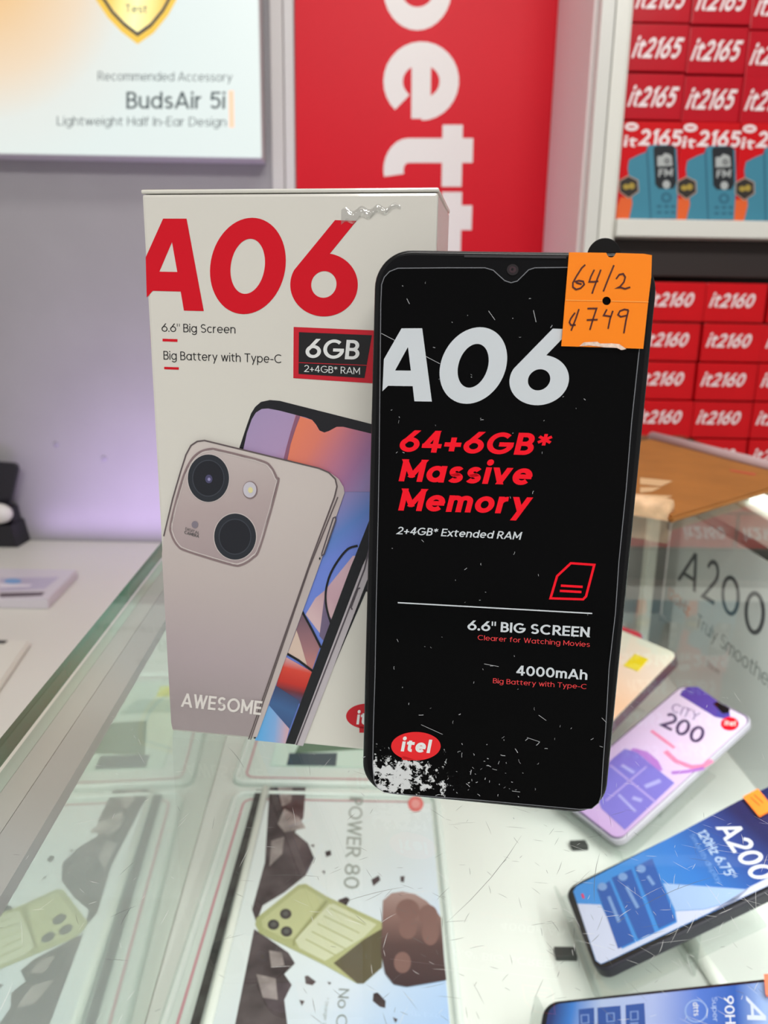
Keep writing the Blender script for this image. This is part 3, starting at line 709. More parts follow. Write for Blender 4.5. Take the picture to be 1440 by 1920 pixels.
# blue phone in the middle right
fr = pframe((.2013, .4166, -.1916), -1.5189, .5197); K = (960, 1500, 3.0)
root = slab_phone('smartphone', fr, PW-.0050, PL, .0085, mat('side_dark', (40, 38, 50), .3), BEZ)
a = Art(fr)
g0, g1 = fr.px(1420, 1560), fr.px(1110, 1760)
a.poly([(345, 515), (365, 485), (960, 175), (1270, 8), (1500, -100), (1600, 200), (1440, 485), (1100, 645), (560, 900), (500, 925), (472, 905)],
       ramp_mat('blue_screen', g0, g1, [(0, (28, 36, 84)), (.14, (40, 66, 140)), (.40, (48, 116, 200)), (.72, (62, 136, 214)), (1, (70, 140, 216))], .2), 2, K)
a.poly([(850, 470), (1330, 505), (1250, 570), (1080, 615), (920, 625)], mat('blue_wash', (160, 184, 226), .25), 3, K)
a.poly([(368, 585), (500, 590), (620, 840), (930, 690), (920, 628), (1080, 618), (1260, 570), (1340, 490), (1480, 420), (1480, 466), (1100, 641), (560, 898), (500, 923), (474, 903)], mat('blue_pale', (200, 204, 230), .25), 3, K)
TI = mat('blue_tile', (48, 88, 168), .25); TX = mat('blue_tile_ink', (120, 152, 206), .25)
a.poly([(480, 505), (550, 455), (690, 795), (598, 840)], TI, 4, K)
a.poly([(562, 440), (672, 390), (805, 745), (712, 785)], TI, 4, K)
a.poly([(690, 380), (790, 330), (922, 680), (828, 725)], TI, 4, K)
for cx_, cy_ in ((510, 490), (625, 435), (728, 390)): a.ell((cx_, cy_), 26, 22, TX, 5, K)
for x0, y0, x1, y1 in ((545, 545, 605, 690), (645, 490, 710, 610), (765, 430, 800, 480)): a.stroke([(x0, y0), (x1, y1)], .0022, TX, 5, K)
BW_ = mat('blue_white', (224, 226, 238), .25)
a.text('A200', (1145, 155), (1360, 460), (120, -35), BW_, 4, .02, K)
a.text('120Hz 6.75"', (1040, 185), (1215, 450), (50, -18), mat('blue_soft', (190, 210, 238), .25), 4, .012, K)
a.text('Smooth display', (1000, 200), (1160, 480), (26, -10), mat('blue_softer', (120, 160, 220), .25), 4, .0, K)
a.stroke([(395, 530), (405, 555)], .0012, SRED, 4, K)
a.build('screen_print', root)
tag(root, 'smartphone with dark blue screen and white lettering propped under the glass, orange tag on it', 'smartphone', 'smartphones in the case')
stand(fr, 'clear acrylic stand under the dark blue smartphone', .0085)
tr = empty('price_tag', fr.M); a2 = bmesh.new()
prism(a2, [fr.px(K[0]+x/3, K[1]+y/3) for x, y in ((1395, 105), (1305, -5), (1390, -50), (1480, 60))], -.0022, -.0010); obj('paper', a2, mat('tag_orange', (255, 128, 26), .6), tr)
a = Art(fr); a.stroke([(1350, 0), (1400, 45)], .0005, mat('tag_ink', (150, 66, 20), .5), 1, K); a.stroke([(1370, -15), (1420, 30)], .0005, mat('tag_ink', (150, 66, 20), .5), 1, K)
o = a.build('handwriting', tr); o.location.y = -.0023
tag(tr, 'small orange price tag stuck on the dark blue smartphone in the case', 'price tag')

# blue phone at the bottom right corner
fr = pframe((.1536, .3023, -.1979), -1.9098, .47); K = (980, 1740, 3.1304)
root = slab_phone('smartphone', fr, PW, PL, .009, SIDE, BEZ)
a = Art(fr)
g0, g1 = fr.px(1040, 1880), fr.px(1430, 1850)
a.loc([rrect(.0030, .0040, PW-.0025, PL-.0035, .007)], ramp_mat('sky_screen', g0, g1, [(0, (44, 60, 120)), (.10, (60, 122, 206)), (.25, (176, 190, 228)), (.5, (168, 180, 228)), (.72, (80, 118, 204)), (.88, (44, 92, 176)), (1, (150, 176, 226))], .2), 2)
TI = mat('sky_tile', (50, 84, 160), .25); TX = mat('sky_tile_ink', (120, 146, 206), .25)
a.poly([(330, 480), (420, 470), (425, 700), (335, 700)], TI, 3, K); a.poly([(440, 470), (575, 458), (585, 700), (445, 700)], TI, 3, K); a.poly([(605, 455), (715, 443), (728, 700), (610, 700)], TI, 3, K)
for x0, y0 in ((365, 540), (515, 530), (655, 520)):
    a.stroke([(x0-20, y0-25), (x0+22, y0-28), (x0+24, y0+20), (x0-18, y0+24)], .0008, TX, 4, K, True); a.stroke([(x0-24, y0+45), (x0+26, y0+42)], .0014, TX, 4, K)
a.ell((1020, 490), 68, 68, mat('sky_ring', (150, 176, 226), .25), 3, K, hole=(60, 60)); a.text('dtts', (1000, 440), (1006, 520), (34, 0), BW_, 4, .02, K)
a.text('90Hz', (1182, 402), (1196, 620), (56, -2), BW_, 3, .014, K); a.text('Super display', (1112, 410), (1130, 760), (30, -2), mat('sky_soft', (184, 202, 236), .25), 3, .0, K)
a.text('A100', (1312, 400), (1340, 900), (112, 60), mat('sky_big', (206, 214, 238), .25), 3, .02, K)
a.build('screen_print', root)
tag(root, 'smartphone with pale blue screen under the glass, cut by the bottom photo edge', 'smartphone', 'smartphones in the case')
stand(fr, 'clear acrylic stand under the pale blue smartphone')
tr = empty('price_tag', fr.M); a2 = bmesh.new()
prism(a2, [fr.px(K[0]+x/K[2], K[1]+y/K[2]) for x, y in ((1425, 292), (1520, 285), (1530, 410), (1436, 415))], -.0022, -.0010); obj('paper', a2, mat('tag_coral', (248, 128, 96), .6), tr)
tag(tr, 'coral price tag on the pale blue smartphone at the right photo edge', 'price tag')

# peach phone with a yellow sticker
fr = pframe_corner((1276, 1226), .63, -.98, .47); K = (1180, 960, 5.538)
root = slab_phone('smartphone', fr, PW, PL, .010, mat('side_brown', (70, 60, 66), .3), mat('peach_edge', (232, 226, 208), .3))
a = Art(fr); g0 = fr.px(1262, 1232); g1 = fr.px(1160, 1320)
a.loc([rrect(.0015, .0015, PW-.0015, PL-.0015, .008)], ramp_mat('peach_screen', g0, g1, [(0, (240, 238, 220)), (.35, (240, 222, 206)), (1, (240, 196, 164))], .2), 2)
a.build('screen_print', root)
tag(root, 'peach and cream smartphone in the case beside the black phone\'s right edge', 'smartphone', 'smartphones in the case')
stand(fr, 'clear acrylic stand under the peach smartphone', .010)
bm = bmesh.new(); prism(bm, [fr.px(K[0]+x/K[2], K[1]+y/K[2]) for x, y in ((60, 1478), (200, 1535), (90, 1660), (-60, 1600))], -.0009, -.0004)
o = obj('sticker', bm, mat('sticker_yellow', (236, 214, 24), .5)); o.matrix_world = fr.M; tag(o, 'yellow rectangular sticker on the peach smartphone in the case', 'sticker')
# red and white pack behind it
fr = pframe_corner((1213, 1190), .72, -.92, .47)
root = slab_phone('smartphone', fr, PW, PL, .009, mat('side_silver', (196, 196, 206), .25), mat('pack_red', (222, 40, 62), .3))
a = Art(fr); g0 = fr.px(1210, 1170); g1 = fr.px(1165, 1240)
a.loc([rrect(.002, .002, PW-.002, PL-.002, .007)], ramp_mat('pack_screen', g0, g1, [(0, (224, 40, 66)), (.45, (232, 90, 104)), (1, (236, 206, 200))], .25), 2)
a.build('screen_print', root)
tag(root, 'red and white smartphone mostly hidden behind the peach one in the case', 'smartphone', 'smartphones in the case')

# black stops and a white bar standing in for a tube reflection on the shelf
for (px, py), ln, ang, lb in (((1060, 1793), .014, 0, 'small black stop lying left of the dark blue smartphone'), ((1085, 1589), .013, .1, 'small dark stop lying left of the lilac smartphone')):
    p = atz(px, py, SH); bm = bx((-ln/2, -.004, 0), (ln/2, .004, .004), .0008)
    o = obj('rubber_stop', bm, mat('stop_black', (58, 60, 58), .6)); o.location = (p.x, p.y, SH); o.rotation_euler.z = ang; tag(o, lb, 'rubber stop', 'black stops on the shelf')
p0, p1 = atz(1290, 1760, SH+.004), atz(1352, 1850, SH+.004)
dv = (p1-p0); bm = tube(bmesh.new(), [p0-dv*.3, p0+dv*.5, p1+dv*.15], .0045, 12)
tag(obj('reflection_bar', bm, mat('reflection_white', (236, 238, 230), .35), None, True), 'thick white bar standing in for a tube reflection between the two blue smartphones', 'reflection bar')

# poster cards in trays
def ground(fr_z): return Frame((0, 0, fr_z), (1, 0, 0), (0, 1, 0))
TRW = mat('tray_plastic', (214, 224, 218), .25); PNK = mat('tray_pink_line', (204, 150, 158), .35)
tz = SH+.0035
def tray(name, x0, y0, x1, y1, label, lines=True):
    r = empty(name, (x0, y0, SH)); w, h = x1-x0, y1-y0
    bm = bmesh.new(); pts = rrect(0, 0, w, h, .012); prism_z(bm, pts, .0002, .0025); obj('base', bm, TRW, r)
    # raised rounded rim
    bm = bmesh.new(); n = 8; prof = [(math.cos(t)*.0026, math.sin(t)*.0030) for t in (math.pi*k/n for k in range(n+1))]
    out = rrect(0, 0, w, h, .012, 6); rings = []
    for k, (x, z) in enumerate(out):
        a_, b_ = Vector(out[k-1]), Vector(out[(k+1) % len(out)]); t = (b_-a_).normalized(); nn = Vector((t.y, -t.x))
        rings.append([bm.verts.new((x+nn.x*(p[0]-.003), z+nn.y*(p[0]-.003), .0026+p[1])) for p in prof])
    for k in range(len(rings)):
        A_, B_ = rings[k], rings[(k+1) % len(rings)]
        for j in range(n): bm.faces.new((A_[j], B_[j], B_[j+1], A_[j+1]))
    obj('rim', bm, mat('rim_white', (222, 230, 225), .2), r, True)
    a = Art(); s_ = .011
    a.stroke(rrect(s_, s_, w-s_, h-s_, .008, 6), .0018, PNK, 1, None, True); o = a.build('pink_line', r); o.rotation_euler = (math.radians(-90), 0, 0); o.location.z = .0027
    o.matrix_local = Matrix(((1, 0, 0, 0), (0, 0, 1, 0), (0, -1, 0, .0027), (0, 0, 0, 1)))
    tag(r, label, 'tray', 'plastic trays in the case'); return r
tray('poster_tray', -.1255, .205, .052, .586, 'rounded pale plastic tray with pink line, holding the rocky poster')
tray('poster_tray', -.1305, .596, .052, .82, 'rounded pale plastic tray with pink line, behind the white carton')
# poster with rocks and an olive phone
fr = ground(SH+.0042); K = (400, 1400, 2.4828)
x0, y0 = fr.px(505, 1477); x1, _ = fr.px(845, 1920)
root = empty('poster_card', (x0, .235, SH+.0028))
card_M = Matrix.Translation((x0, .235, SH+.0028))
obj('card', bx((0, 0, 0), (x1-x0, .572-.235, .0010)), mat('card_white', (220, 228, 230), .35), root)
fr = Frame((x0, .235, SH+.0039), (1, 0, 0), (0, 1, 0)); a = Art(fr)
CWD, CHT = x1-x0, .572-.235
a.loc([[(.001, .001), (CWD-.0005, .001), (CWD-.0005, CHT-.001), (.001, CHT-.001)]], ramp_mat('card_wash', (CWD*.25, CHT*.6), (CWD, CHT*.38), [(0, (226, 233, 233)), (.5, (214, 225, 236)), (.75, (188, 210, 238)), (1, (166, 196, 236))], .3), 1)
ROCK = mat('rock_print', (74, 66, 68), .4, noise=.75, nscale=45); ROCK2 = mat('rock_print_light', (150, 140, 138), .4, noise=.45, nscale=70)
a.poly([(262, 190), (430, 190), (420, 330), (380, 400), (440, 450), (470, 520), (430, 600), (330, 680), (230, 740), (200, 820), (180, 760), (240, 540)], ROCK, 2, K)
a.poly([(330, 290), (400, 330), (430, 380), (330, 400), (300, 360)], ROCK2, 3, K); a.poly([(300, 190), (370, 190), (360, 260), (320, 280)], ROCK2, 3, K); a.poly([(270, 440), (330, 420), (320, 500), (260, 560)], ROCK2, 3, K)
a.poly([(190, 850), (250, 890), (350, 960), (380, 1010), (330, 1060), (365, 1110), (330, 1180), (345, 1300), (100, 1300), (150, 1050)], ROCK, 2, K)
a.poly([(260, 950), (320, 960), (330, 1020), (270, 1030)], ROCK2, 3, K); a.poly([(200, 1060), (290, 1080), (300, 1180), (230, 1170)], ROCK2, 3, K)
for pts in ([(520, 490), (545, 482), (550, 505), (525, 515)], [(735, 620), (770, 600), (778, 622), (745, 650)], [(870, 605), (890, 603), (888, 632), (872, 630)], [(580, 715), (620, 700), (636, 712), (620, 740), (590, 738)], [(450, 460), (470, 455), (468, 470)],
            [(425, 1070), (440, 1066), (478, 1095), (462, 1112), (430, 1105)], [(745, 1150), (765, 1145), (802, 1185), (800, 1218), (775, 1212), (742, 1185)], [(400, 1180), (425, 1185), (412, 1208)], [(530, 1095), (550, 1100), (540, 1110)], [(505, 580), (520, 578), (518, 596)], [(835, 1260), (858, 1270), (848, 1288)]):
    a.poly(pts, ROCK, 2, K)
OL = mat('olive_print', (176, 180, 130), .35); OL2 = mat('olive_print_light', (206, 210, 178), .35); OLD = mat('olive_print_shade', (92, 88, 66), .35)
a.poly([(195, 830), (200, 800), (395, 645), (430, 640), (530, 700), (790, 820), (785, 1030), (700, 1105), (670, 1105), (520, 1020), (215, 870)], OL, 4, K)
a.poly([(560, 1010), (700, 900), (785, 850), (785, 1030), (700, 1105), (670, 1105)], OLD, 5, K)
a.poly([(540, 735), (560, 735), (760, 830), (700, 890), (520, 1000), (400, 940), (380, 900)], OL2, 5, K)
for k in range(5): a.stroke([(420+k*28+10, 905-k*36-6), (590+k*30, 985-k*38)], .0010, OL, 6, K)
a.stroke([(530, 720), (375, 905), (375, 930)], .0014, mat('olive_line', (150, 152, 104), .35), 6, K)
a.poly([(225, 810), (400, 665), (430, 662), (515, 715), (370, 895), (330, 895), (230, 845)], mat('olive_pad', (192, 196, 148), .35), 5, K)
for c_ in ((337, 782), (280, 832), (341, 864)):
    a.ell(c_, 27, 24, mat('lens_print', (58, 58, 56), .3), 7, K); a.ell(c_, 13, 12, mat('lens_print_in', (92, 94, 92), .3), 8, K)
FB = ramp_mat('fist_print', fr.px(K[0]+900/K[2], K[1]+690/K[2]), fr.px(K[0]+920/K[2], K[1]+1110/K[2]), [(0, (168, 142, 136)), (.3, (134, 104, 98)), (.6, (84, 66, 64)), (1, (62, 50, 52))], .4)
a.poly([(790, 720), (830, 685), (880, 678), (940, 690), (990, 720), (1035, 765), (1060, 800), (1075, 1000), (1085, 1090), (1000, 1105), (900, 1122), (840, 1110), (800, 1060), (780, 960)], FB, 7, K)
for lay_, (c_, rx, ry) in enumerate((((905, 765), 55, 52), ((905, 850), 42, 50), ((1000, 790), 45, 50), ((1010, 870), 40, 60), ((880, 1010), 40, 50))): a.ell(c_, rx, ry, mat('fist_print_light', (128, 98, 92), .4), 8+lay_*.4, K, n=24)
GT_ = mat('card_ink', (158, 166, 160), .35)
a.text('POWER 80', (635, 235), (605, 660), (62, 4), GT_, 3, .012, K)
a.text('No Chip', (585, 1125), (560, 1420), (48, 3), mat('card_ink2', (132, 142, 138), .35), 3, .004, K)
a.text('* Stronger than before', (522, 1170), (500, 1420), (16, 1), GT_, 3, .0, K)
a.ell((942, 268), 36, 36, mat('card_red', (228, 120, 116), .35), 3, K); a.ell((942, 268), 20, 20, mat('card_red2', (236, 160, 156), .35), 4, K)
o = a.build('card_print', root); o.matrix_local = Matrix.Translation((0, 0, .0011)) @ Matrix(((1, 0, 0, 0), (0, 0, 1, 0), (0, -1, 0, 0), (0, 0, 0, 1)))
tag(root, 'large printed poster card with dark rocks and an olive phone lying in the tray', 'poster card')
# bright edge bar with a dark groove left of the card
f2 = ground(SH+.006); p0 = f2.px(508, 1478); p1 = f2.px(412, 1905); r = empty('edge_bar', (0, 0, 0))
ex = lambda k: Vector((p1[0]+(p1[0]-p0[0])*0 - k, p1[1]-.06, SH+.0052))
A0, A1 = Vector((p0[0]-.0045, p0[1], SH+.0058)), Vector((p1[0]-.0045, .215, SH+.0058))
obj('bar', tube(bmesh.new(), [A0, A1], .0030, 12), mat('bar_white', (240, 244, 236), .12), r, True)
bm = bmesh.new(); box(bm, (min(A0.x, A1.x)-.0085, .215, SH+.0028), (A0.x-.0031, p0[1], SH+.0046)); obj('groove_strip', bm, mat('groove_dark', (62, 66, 64), .25, noise=.4, nscale=120), r)
tag(r, 'bright white edge bar with a dark strip along the rocky poster\'s left side', 'edge bar')
# card with a dark green phone on the rear tray (seen mostly in the mirroring pane)
root = empty('poster_card', (-.10, .625, SH+.0028))
obj('card', bx((0, 0, 0), (.13, .17, .001)), mat('card_mint', (206, 226, 214), .35), root)
a = Art(); a.loc([[(.02, .02), (.09, .03), (.085, .08), (.03, .085)]], mat('card_green', (92, 122, 98), .35), 1); a.loc([[(.0, .10), (.06, .10), (.05, .13), (.0, .13)]], mat('card_teal', (160, 190, 178), .35), 1)
a.loc([[(.004, .135), (.03, .135), (.03, .16), (.004, .16)]], mat('card_yellow', (226, 232, 96), .4), 1); a.loc([[(.015, .0), (.06, .0), (.06, .022), (.015, .02)]], mat('card_navy', (58, 78, 88), .35), 2)
o = a.build('card_print', root); o.matrix_local = Matrix.Translation((0, 0, .0011)) @ Matrix(((1, 0, 0, 0), (0, 0, 1, 0), (0, -1, 0, 0), (0, 0, 0, 1)))
tag(root, 'mint printed card with green shapes lying behind the white carton', 'poster card')

# ------------------------------------------------------------------ kraft bag on the glass
fl, rc, bk = atz(1261, 969, .006), atz(1505, 896, .006), atz(1222, 822, .006)
lf = bk-(rc-fl)
KR = mat('kraft_paper', (164, 106, 48), .65, .3, noise=.10, nscale=25, bump=.2, bscale=60)
root = empty('paper_bag', (fl.x, fl.y, 0))
q = [(p.x-fl.x, p.y-fl.y) for p in (fl, rc, bk, lf)]
obj('bag', prism_z(bmesh.new(), q, .0004, .006, .002), KR, root)
bm = tube(bmesh.new(), [Vector((q[2][0], q[2][1], .0085)), Vector((q[1][0], q[1][1], .0085))], .0062, 10); obj('folded_rim', bm, mat('bag_rim_lilac', (184, 158, 160), .6), root, True)
r0 = atz(1257, 957, .0088); r1 = atz(1120, 935, .0088)
bm = tube(bmesh.new(), [Vector((r0.x-fl.x, r0.y-fl.y, .0088)), Vector((r1.x-fl.x, r1.y-fl.y, .0088))], .0086, 16); obj('rolled_end', bm, mat('bag_roll', (226, 184, 142), .5, noise=.2, nscale=90), root, True)
fr = Frame((fl.x, fl.y, .0061), (1, 0, 0), (0, 1, 0)); a = Art(fr); BWT = mat('bag_white', (214, 176, 130), .6)
for pts in ([(1200, 896), (1262, 902), (1240, 912), (1200, 908)], [(1200, 914), (1240, 914), (1222, 922), (1200, 924)], [(1200, 927), (1262, 930), (1240, 938), (1195, 934)]): a.poly(pts, BWT, 2)
MR = Matrix.Translation((0, 0, .0061)) @ Matrix(((1, 0, 0, 0), (0, 0, 1, 0), (0, -1, 0, 0), (0, 0, 0, 1))); a.build('white_print', root).matrix_local = MR; a = Art(fr)
a.poly([(1368, 880), (1418, 888), (1415, 892), (1370, 884)], mat('bag_red', (190, 84, 52), .6), 2)
a.build('red_print', root).matrix_local = MR
tag(root, 'brown kraft paper bag lying flat on the glass in front of the red cartons', 'paper bag')

# ------------------------------------------------------------------ the white phone carton
BX = Frame((-.0751, .2489, 0), (.9892, -.1465, 0), (0, 0, 1)); bw, bh, bd = .0900, .1822, .046
root = empty('phone_box', BX.M)
CARD = mat('carton_gloss', (216, 213, 205), .22, .5, coat=.5, bump=.03, bscale=35)
obj('carton', bx((0, 0, .0003), (bw, bd, bh-.0013), .0009), CARD, root)
obj('lid', bx((-.0002, -.0002, bh-.0012), (bw+.0002, bd+.0002, bh), .0005), CARD, root)
# wrinkled film fold near the top edge
bm = bmesh.new(); nx, nz = 70, 12; rnd = random.Random(3)
f0, f1 = BX.px(640, 408), BX.px(752, 386)
G = [[None]*(nz+1) for _ in range(nx+1)]
for i in range(nx+1):
    for j in range(nz+1):
        u = i/nx; v = j/nz-.5; x = f0[0]+(f1[0]-f0[0])*u; z = f0[1]+(f1[1]-f0[1])*u+v*(.0042*(1-.75*u)) + .0006*math.sin(u*23)
        edge = max(0, 1-(2*v)**2)*min(1, 8*u*(1-u))
        G[i][j] = bm.verts.new((x, -.00025-edge*(.00035+.0005*rnd.random()), z))
for i in range(nx):
    for j in range(nz): bm.faces.new((G[i][j], G[i+1][j], G[i+1][j+1], G[i][j+1]))
obj('film_wrinkle', bm, glass_mat('wrap_film', (.99, .99, .99), True, .30, .14), root, True)

K5 = (240, 320, 3.0)
def model_title(name, fr, parent, m, M2, cliplx, layer):
    """the big A 0 6 figures; M2 maps the carton's picture coordinates to the face's"""
    a = Art(fr)
    Apts = [(198, 270), (330, 270), (427, 790), (315, 787), (297, 680), (140, 676), (106, 714), (100, 488)]
    a.poly([M2(*p) for p in Apts], m, layer, K5 if M2 is IDENT else None, ([M2(*p) for p in ((248, 402), (278, 570), (177, 568))],))
    E = lambda cx, cy, rx, ry, sh, a0=0, a1=360, n=60: [(cx+rx*math.cos(t)+sh*math.sin(t), cy-ry*math.sin(t)) for t in (math.radians(a0+(a1-a0)*k/n) for k in range(n+1))]
    a.poly([M2(*p) for p in E(675, 536, 212, 271, 24)[:-1]], m, layer, K5 if M2 is IDENT else None, ([M2(*p) for p in E(674, 538, 96, 155, 15)[:-1]],))
    six = [(1285, 283), (1165, 278)]+E(1103, 642, 190, 178, 0, 152, 440)
    a.poly([M2(*p) for p in six], m, layer, K5 if M2 is IDENT else None, ([M2(*p) for p in E(1102, 640, 71, 75, 3)[:-1]],))
    return a.build(name, parent)
IDENT = lambda x, y: (x, y)
model_title('title_print', BX, root, RED, IDENT, 0, 1)
a = Art(BX)
a.text('6.6" Big Screen', (303.3, 621.7), (441.7, 625.2), (-.5, -15.6), BLACK, 1, .002)
a.poly([(305, 635), (333, 636), (333, 641), (305, 640)], RED, 1)
a.text('Big Battery with Type-C', (307, 674), (527.7, 681), (-.5, -16), BLACK, 1, .002)
a.poly([(308, 687.7), (335.5, 688.7), (335.5, 693.2), (308, 692.2)], RED, 1)
a.build('feature_print', root)
a = Art(BX)
a.poly([(550.7, 613), (714, 620), (704, 719), (550, 709)], mat('badge_red', (200, 20, 42), .3), 1)
a.poly([(560.7, 622.7), (697.5, 628.5), (683.5, 708.7), (560, 701)], BLACK, 2)
a.poly([(560.5, 679.2), (688.5, 684.4), (688.4, 685.6), (560.5, 680.4)], mat('badge_red', (200, 20, 42), .3), 3)
a.text('6GB', (572.3, 670.7), (673, 674.3), (3, -36), WHITE, 3, .024)
a.text('2+4GB* RAM', (570, 697), (675.5, 702), (0, -12.8), WHITE, 3, .002)
a.build('memory_badge', root)
# picture of the two phones
K6 = (280, 720, 3.2727); K7 = (280, 1060, 3.2727)
S6 = lambda l: [(K6[0]+x/K6[2], K6[1]+y/K6[2]) for x, y in l]
S7 = lambda l: [(K7[0]+x/K7[2], K7[1]+y/K7[2]) for x, y in l]
a = Art(BX)
PB = mat('print_phone_black', (26, 26, 32), .25)
front = S6([(545, 430), (555, 385), (600, 250), (625, 180), (650, 140), (685, 110), (740, 98), (800, 103), (1480, 275)])+S7([(1480, 200), (1330, 160), (925, 1104), (860, 1090), (640, 1062), (900, 300)])
a.poly(front, PB, 1)
LC = lambda K, x, y: BX.px(K[0]+x/K[2], K[1]+y/K[2])
scr = S6([(578, 400), (600, 300), (630, 215), (655, 175), (690, 153), (730, 150), (800, 163), (960, 205), (1000, 220), (1025, 250), (1045, 285), (1075, 297), (1105, 287), (1150, 262), (1190, 262), (1420, 318), (1420, 660)])+S7([(1240, 0), (840, 1085), (660, 1064), (820, 600), (1045, 0)])
a.poly(scr, ramp_mat('wallpaper_lilac', LC(K6, 700, 150), LC(K6, 1340, 900), [(0, (166, 146, 186)), (.25, (176, 150, 190)), (.5, (190, 130, 160)), (.72, (150, 136, 186)), (.9, (98, 134, 206)), (1, (112, 136, 220))], .25), 2)
a.poly(S6([(900, 190), (1000, 220), (1025, 250), (1045, 285), (1075, 297), (1105, 287), (1150, 262), (1190, 262), (1420, 318), (1420, 660), (1200, 660), (830, 470), (845, 400), (870, 290)]),
       ramp_mat('wallpaper_orange', LC(K6, 900, 300), LC(K6, 1330, 600), [(0, (232, 130, 100)), (.25, (224, 126, 108)), (.55, (190, 118, 140)), (.8, (164, 116, 160)), (1, (150, 130, 180))], .25), 3)
a.poly(S6([(902, 190), (928, 196), (900, 270), (868, 370), (848, 470), (825, 462), (845, 380), (870, 290)]), mat('wallpaper_plum', (142, 92, 118), .25), 4)
# petals lower down (crop of the carton's lower half)
a.poly(S7([(960, 300), (1020, 200), (1080, 150), (1250, -60), (1280, -60), (1130, 340), (1090, 470)]), ramp_mat('petal_pink', LC(K7, 980, 300), LC(K7, 1220, 60), [(0, (214, 184, 188)), (.5, (196, 160, 172)), (1, (206, 172, 184))], .25), 3)
a.poly(S7([(1045, 430), (1075, 200), (1090, 290), (1135, 345), (1080, 470)]), mat('petal_violet', (112, 98, 128), .25), 4)
a.stroke(smooth(S6([(1280, 990), (1220, 1010), (1160, 1080), (1110, 1170), (1085, 1270)])+S7([(1088, 250), (1115, 350)]), False), .0007, PB, 5)
a.poly(S7([(940, 290), (1050, 495), (1000, 640), (850, 540), (900, 400)]), ramp_mat('petal_mauve', LC(K7, 930, 330), LC(K7, 980, 640), [(0, (122, 94, 108)), (.6, (164, 118, 124)), (1, (196, 132, 126))], .25), 4)
a.poly(S7([(850, 538), (905, 395), (930, 470), (970, 610), (990, 640)]), mat('petal_cream', (214, 190, 176), .25), 5)
a.stroke(S7([(940, 280), (1000, 390), (1055, 500)]), .0008, PB, 6)
a.poly(S7([(790, 700), (840, 560), (1000, 650), (930, 850), (780, 740)]), ramp_mat('petal_red', LC(K7, 880, 560), LC(K7, 840, 800), [(0, (206, 176, 180)), (.3, (214, 70, 56)), (.65, (196, 52, 44)), (.85, (110, 50, 60)), (1, (84, 76, 110))], .25), 4)
a.stroke(S7([(848, 538), (920, 580), (1005, 645)]), .0009, PB, 6)
a.poly(S7([(738, 855), (780, 735), (925, 830), (862, 1000)]), ramp_mat('petal_blue', LC(K7, 850, 770), LC(K7, 780, 960), [(0, (60, 72, 110)), (.5, (66, 100, 150)), (1, (60, 84, 130))], .25), 5)
a.poly(S7([(736, 855), (862, 1000), (838, 1090), (650, 1070)]), ramp_mat('petal_sky', LC(K7, 690, 1000), LC(K7, 850, 1030), [(0, (98, 168, 224)), (.5, (130, 170, 220)), (1, (206, 168, 178))], .25), 5)
a.poly(S6([(1340, 880), (1420, 690)])+S7([(1440, -260), (1310, 0), (895, 1094), (838, 1088), (1240, 0)]), PB, 6)
a.poly(S7([(1310, 0), (1440, -300), (1440, -180), (1330, 110), (945, 1104), (895, 1096)]), mat('print_silver_side', (186, 178, 184), .3), 6)
a.stroke(S7([(1385, -250), (1322, 20), (905, 1097)]), .0005, mat('print_side_line', (84, 76, 84), .3), 7)
a.stroke(S7([(1296, 135), (1282, 140), (1240, 255), (1248, 268)]), .0005, mat('print_side_line', (84, 76, 84), .3), 7)
a.build('front_phone_picture', root)
a = Art(BX)
g = mat('print_rose_side', (190, 178, 176), .3)
b_l = lambda y: BX.px(0, 0)
back = S6([(60, 1040), (95, 930), (150, 700), (200, 530), (232, 430), (262, 375), (300, 350), (345, 343), (1050, 515), (1110, 540), (1165, 580), (1195, 630), (1200, 665)])+S7([(1045, 0), (664, 1066), (300, 1028), (150, 1013), (137, 960)])
def clipx(pts):                                     # keep the ink on the carton's front
    return [(max(.0004, p[0]), min(bh, max(.0016, p[1]))) for p in (BX.px(*q) for q in pts)]
a.loc([clipx(back)], g, 8)
face = S6([(60, 1040), (95, 930), (150, 700), (200, 530), (232, 430), (262, 375), (300, 350), (345, 345), (1040, 515), (1100, 540), (1140, 580), (1152, 625), (1140, 680)])+S7([(1000, -60), (612, 1062), (300, 1028), (150, 1013), (137, 960)])
a.loc([clipx(face)], ramp_mat('print_rose_back', LC(K6, 500, 600), LC(K7, 400, 900), [(0, (204, 194, 190)), (.4, (192, 180, 178)), (.75, (176, 162, 166)), (1, (158, 146, 148))], .25), 9)
a.stroke(S6([(95, 930), (150, 700), (200, 530), (232, 430), (262, 375), (300, 350), (345, 344), (1045, 514), (1105, 540), (1145, 580), (1155, 625), (1140, 690)])+S7([(1000, -50), (614, 1060)]), .0005, mat('print_rose_line', (96, 84, 86), .3), 10)
a.stroke(S6([(1160, 690)])+S7([(985, 10), (626, 1062)]), .0004, mat('print_rose_line', (96, 84, 86), .3), 10)
a.stroke(S6([(1145, 812), (1132, 818), (1062, 1035), (1062, 1048), (1076, 1040), (1148, 830)]), .0004, mat('print_side_line', (84, 76, 84), .3), 10, None, True)
a.ell((1050, 1066), 5, 8, PB, 10, K6)
bump = [(380, 397), (440, 405), (690, 468), (750, 505), (785, 570), (790, 620), (685, 990), (640, 1060), (570, 1103), (500, 1100), (240, 1020), (180, 985), (145, 920), (140, 850), (205, 600), (255, 480), (310, 420)]; bump = smooth(bump)
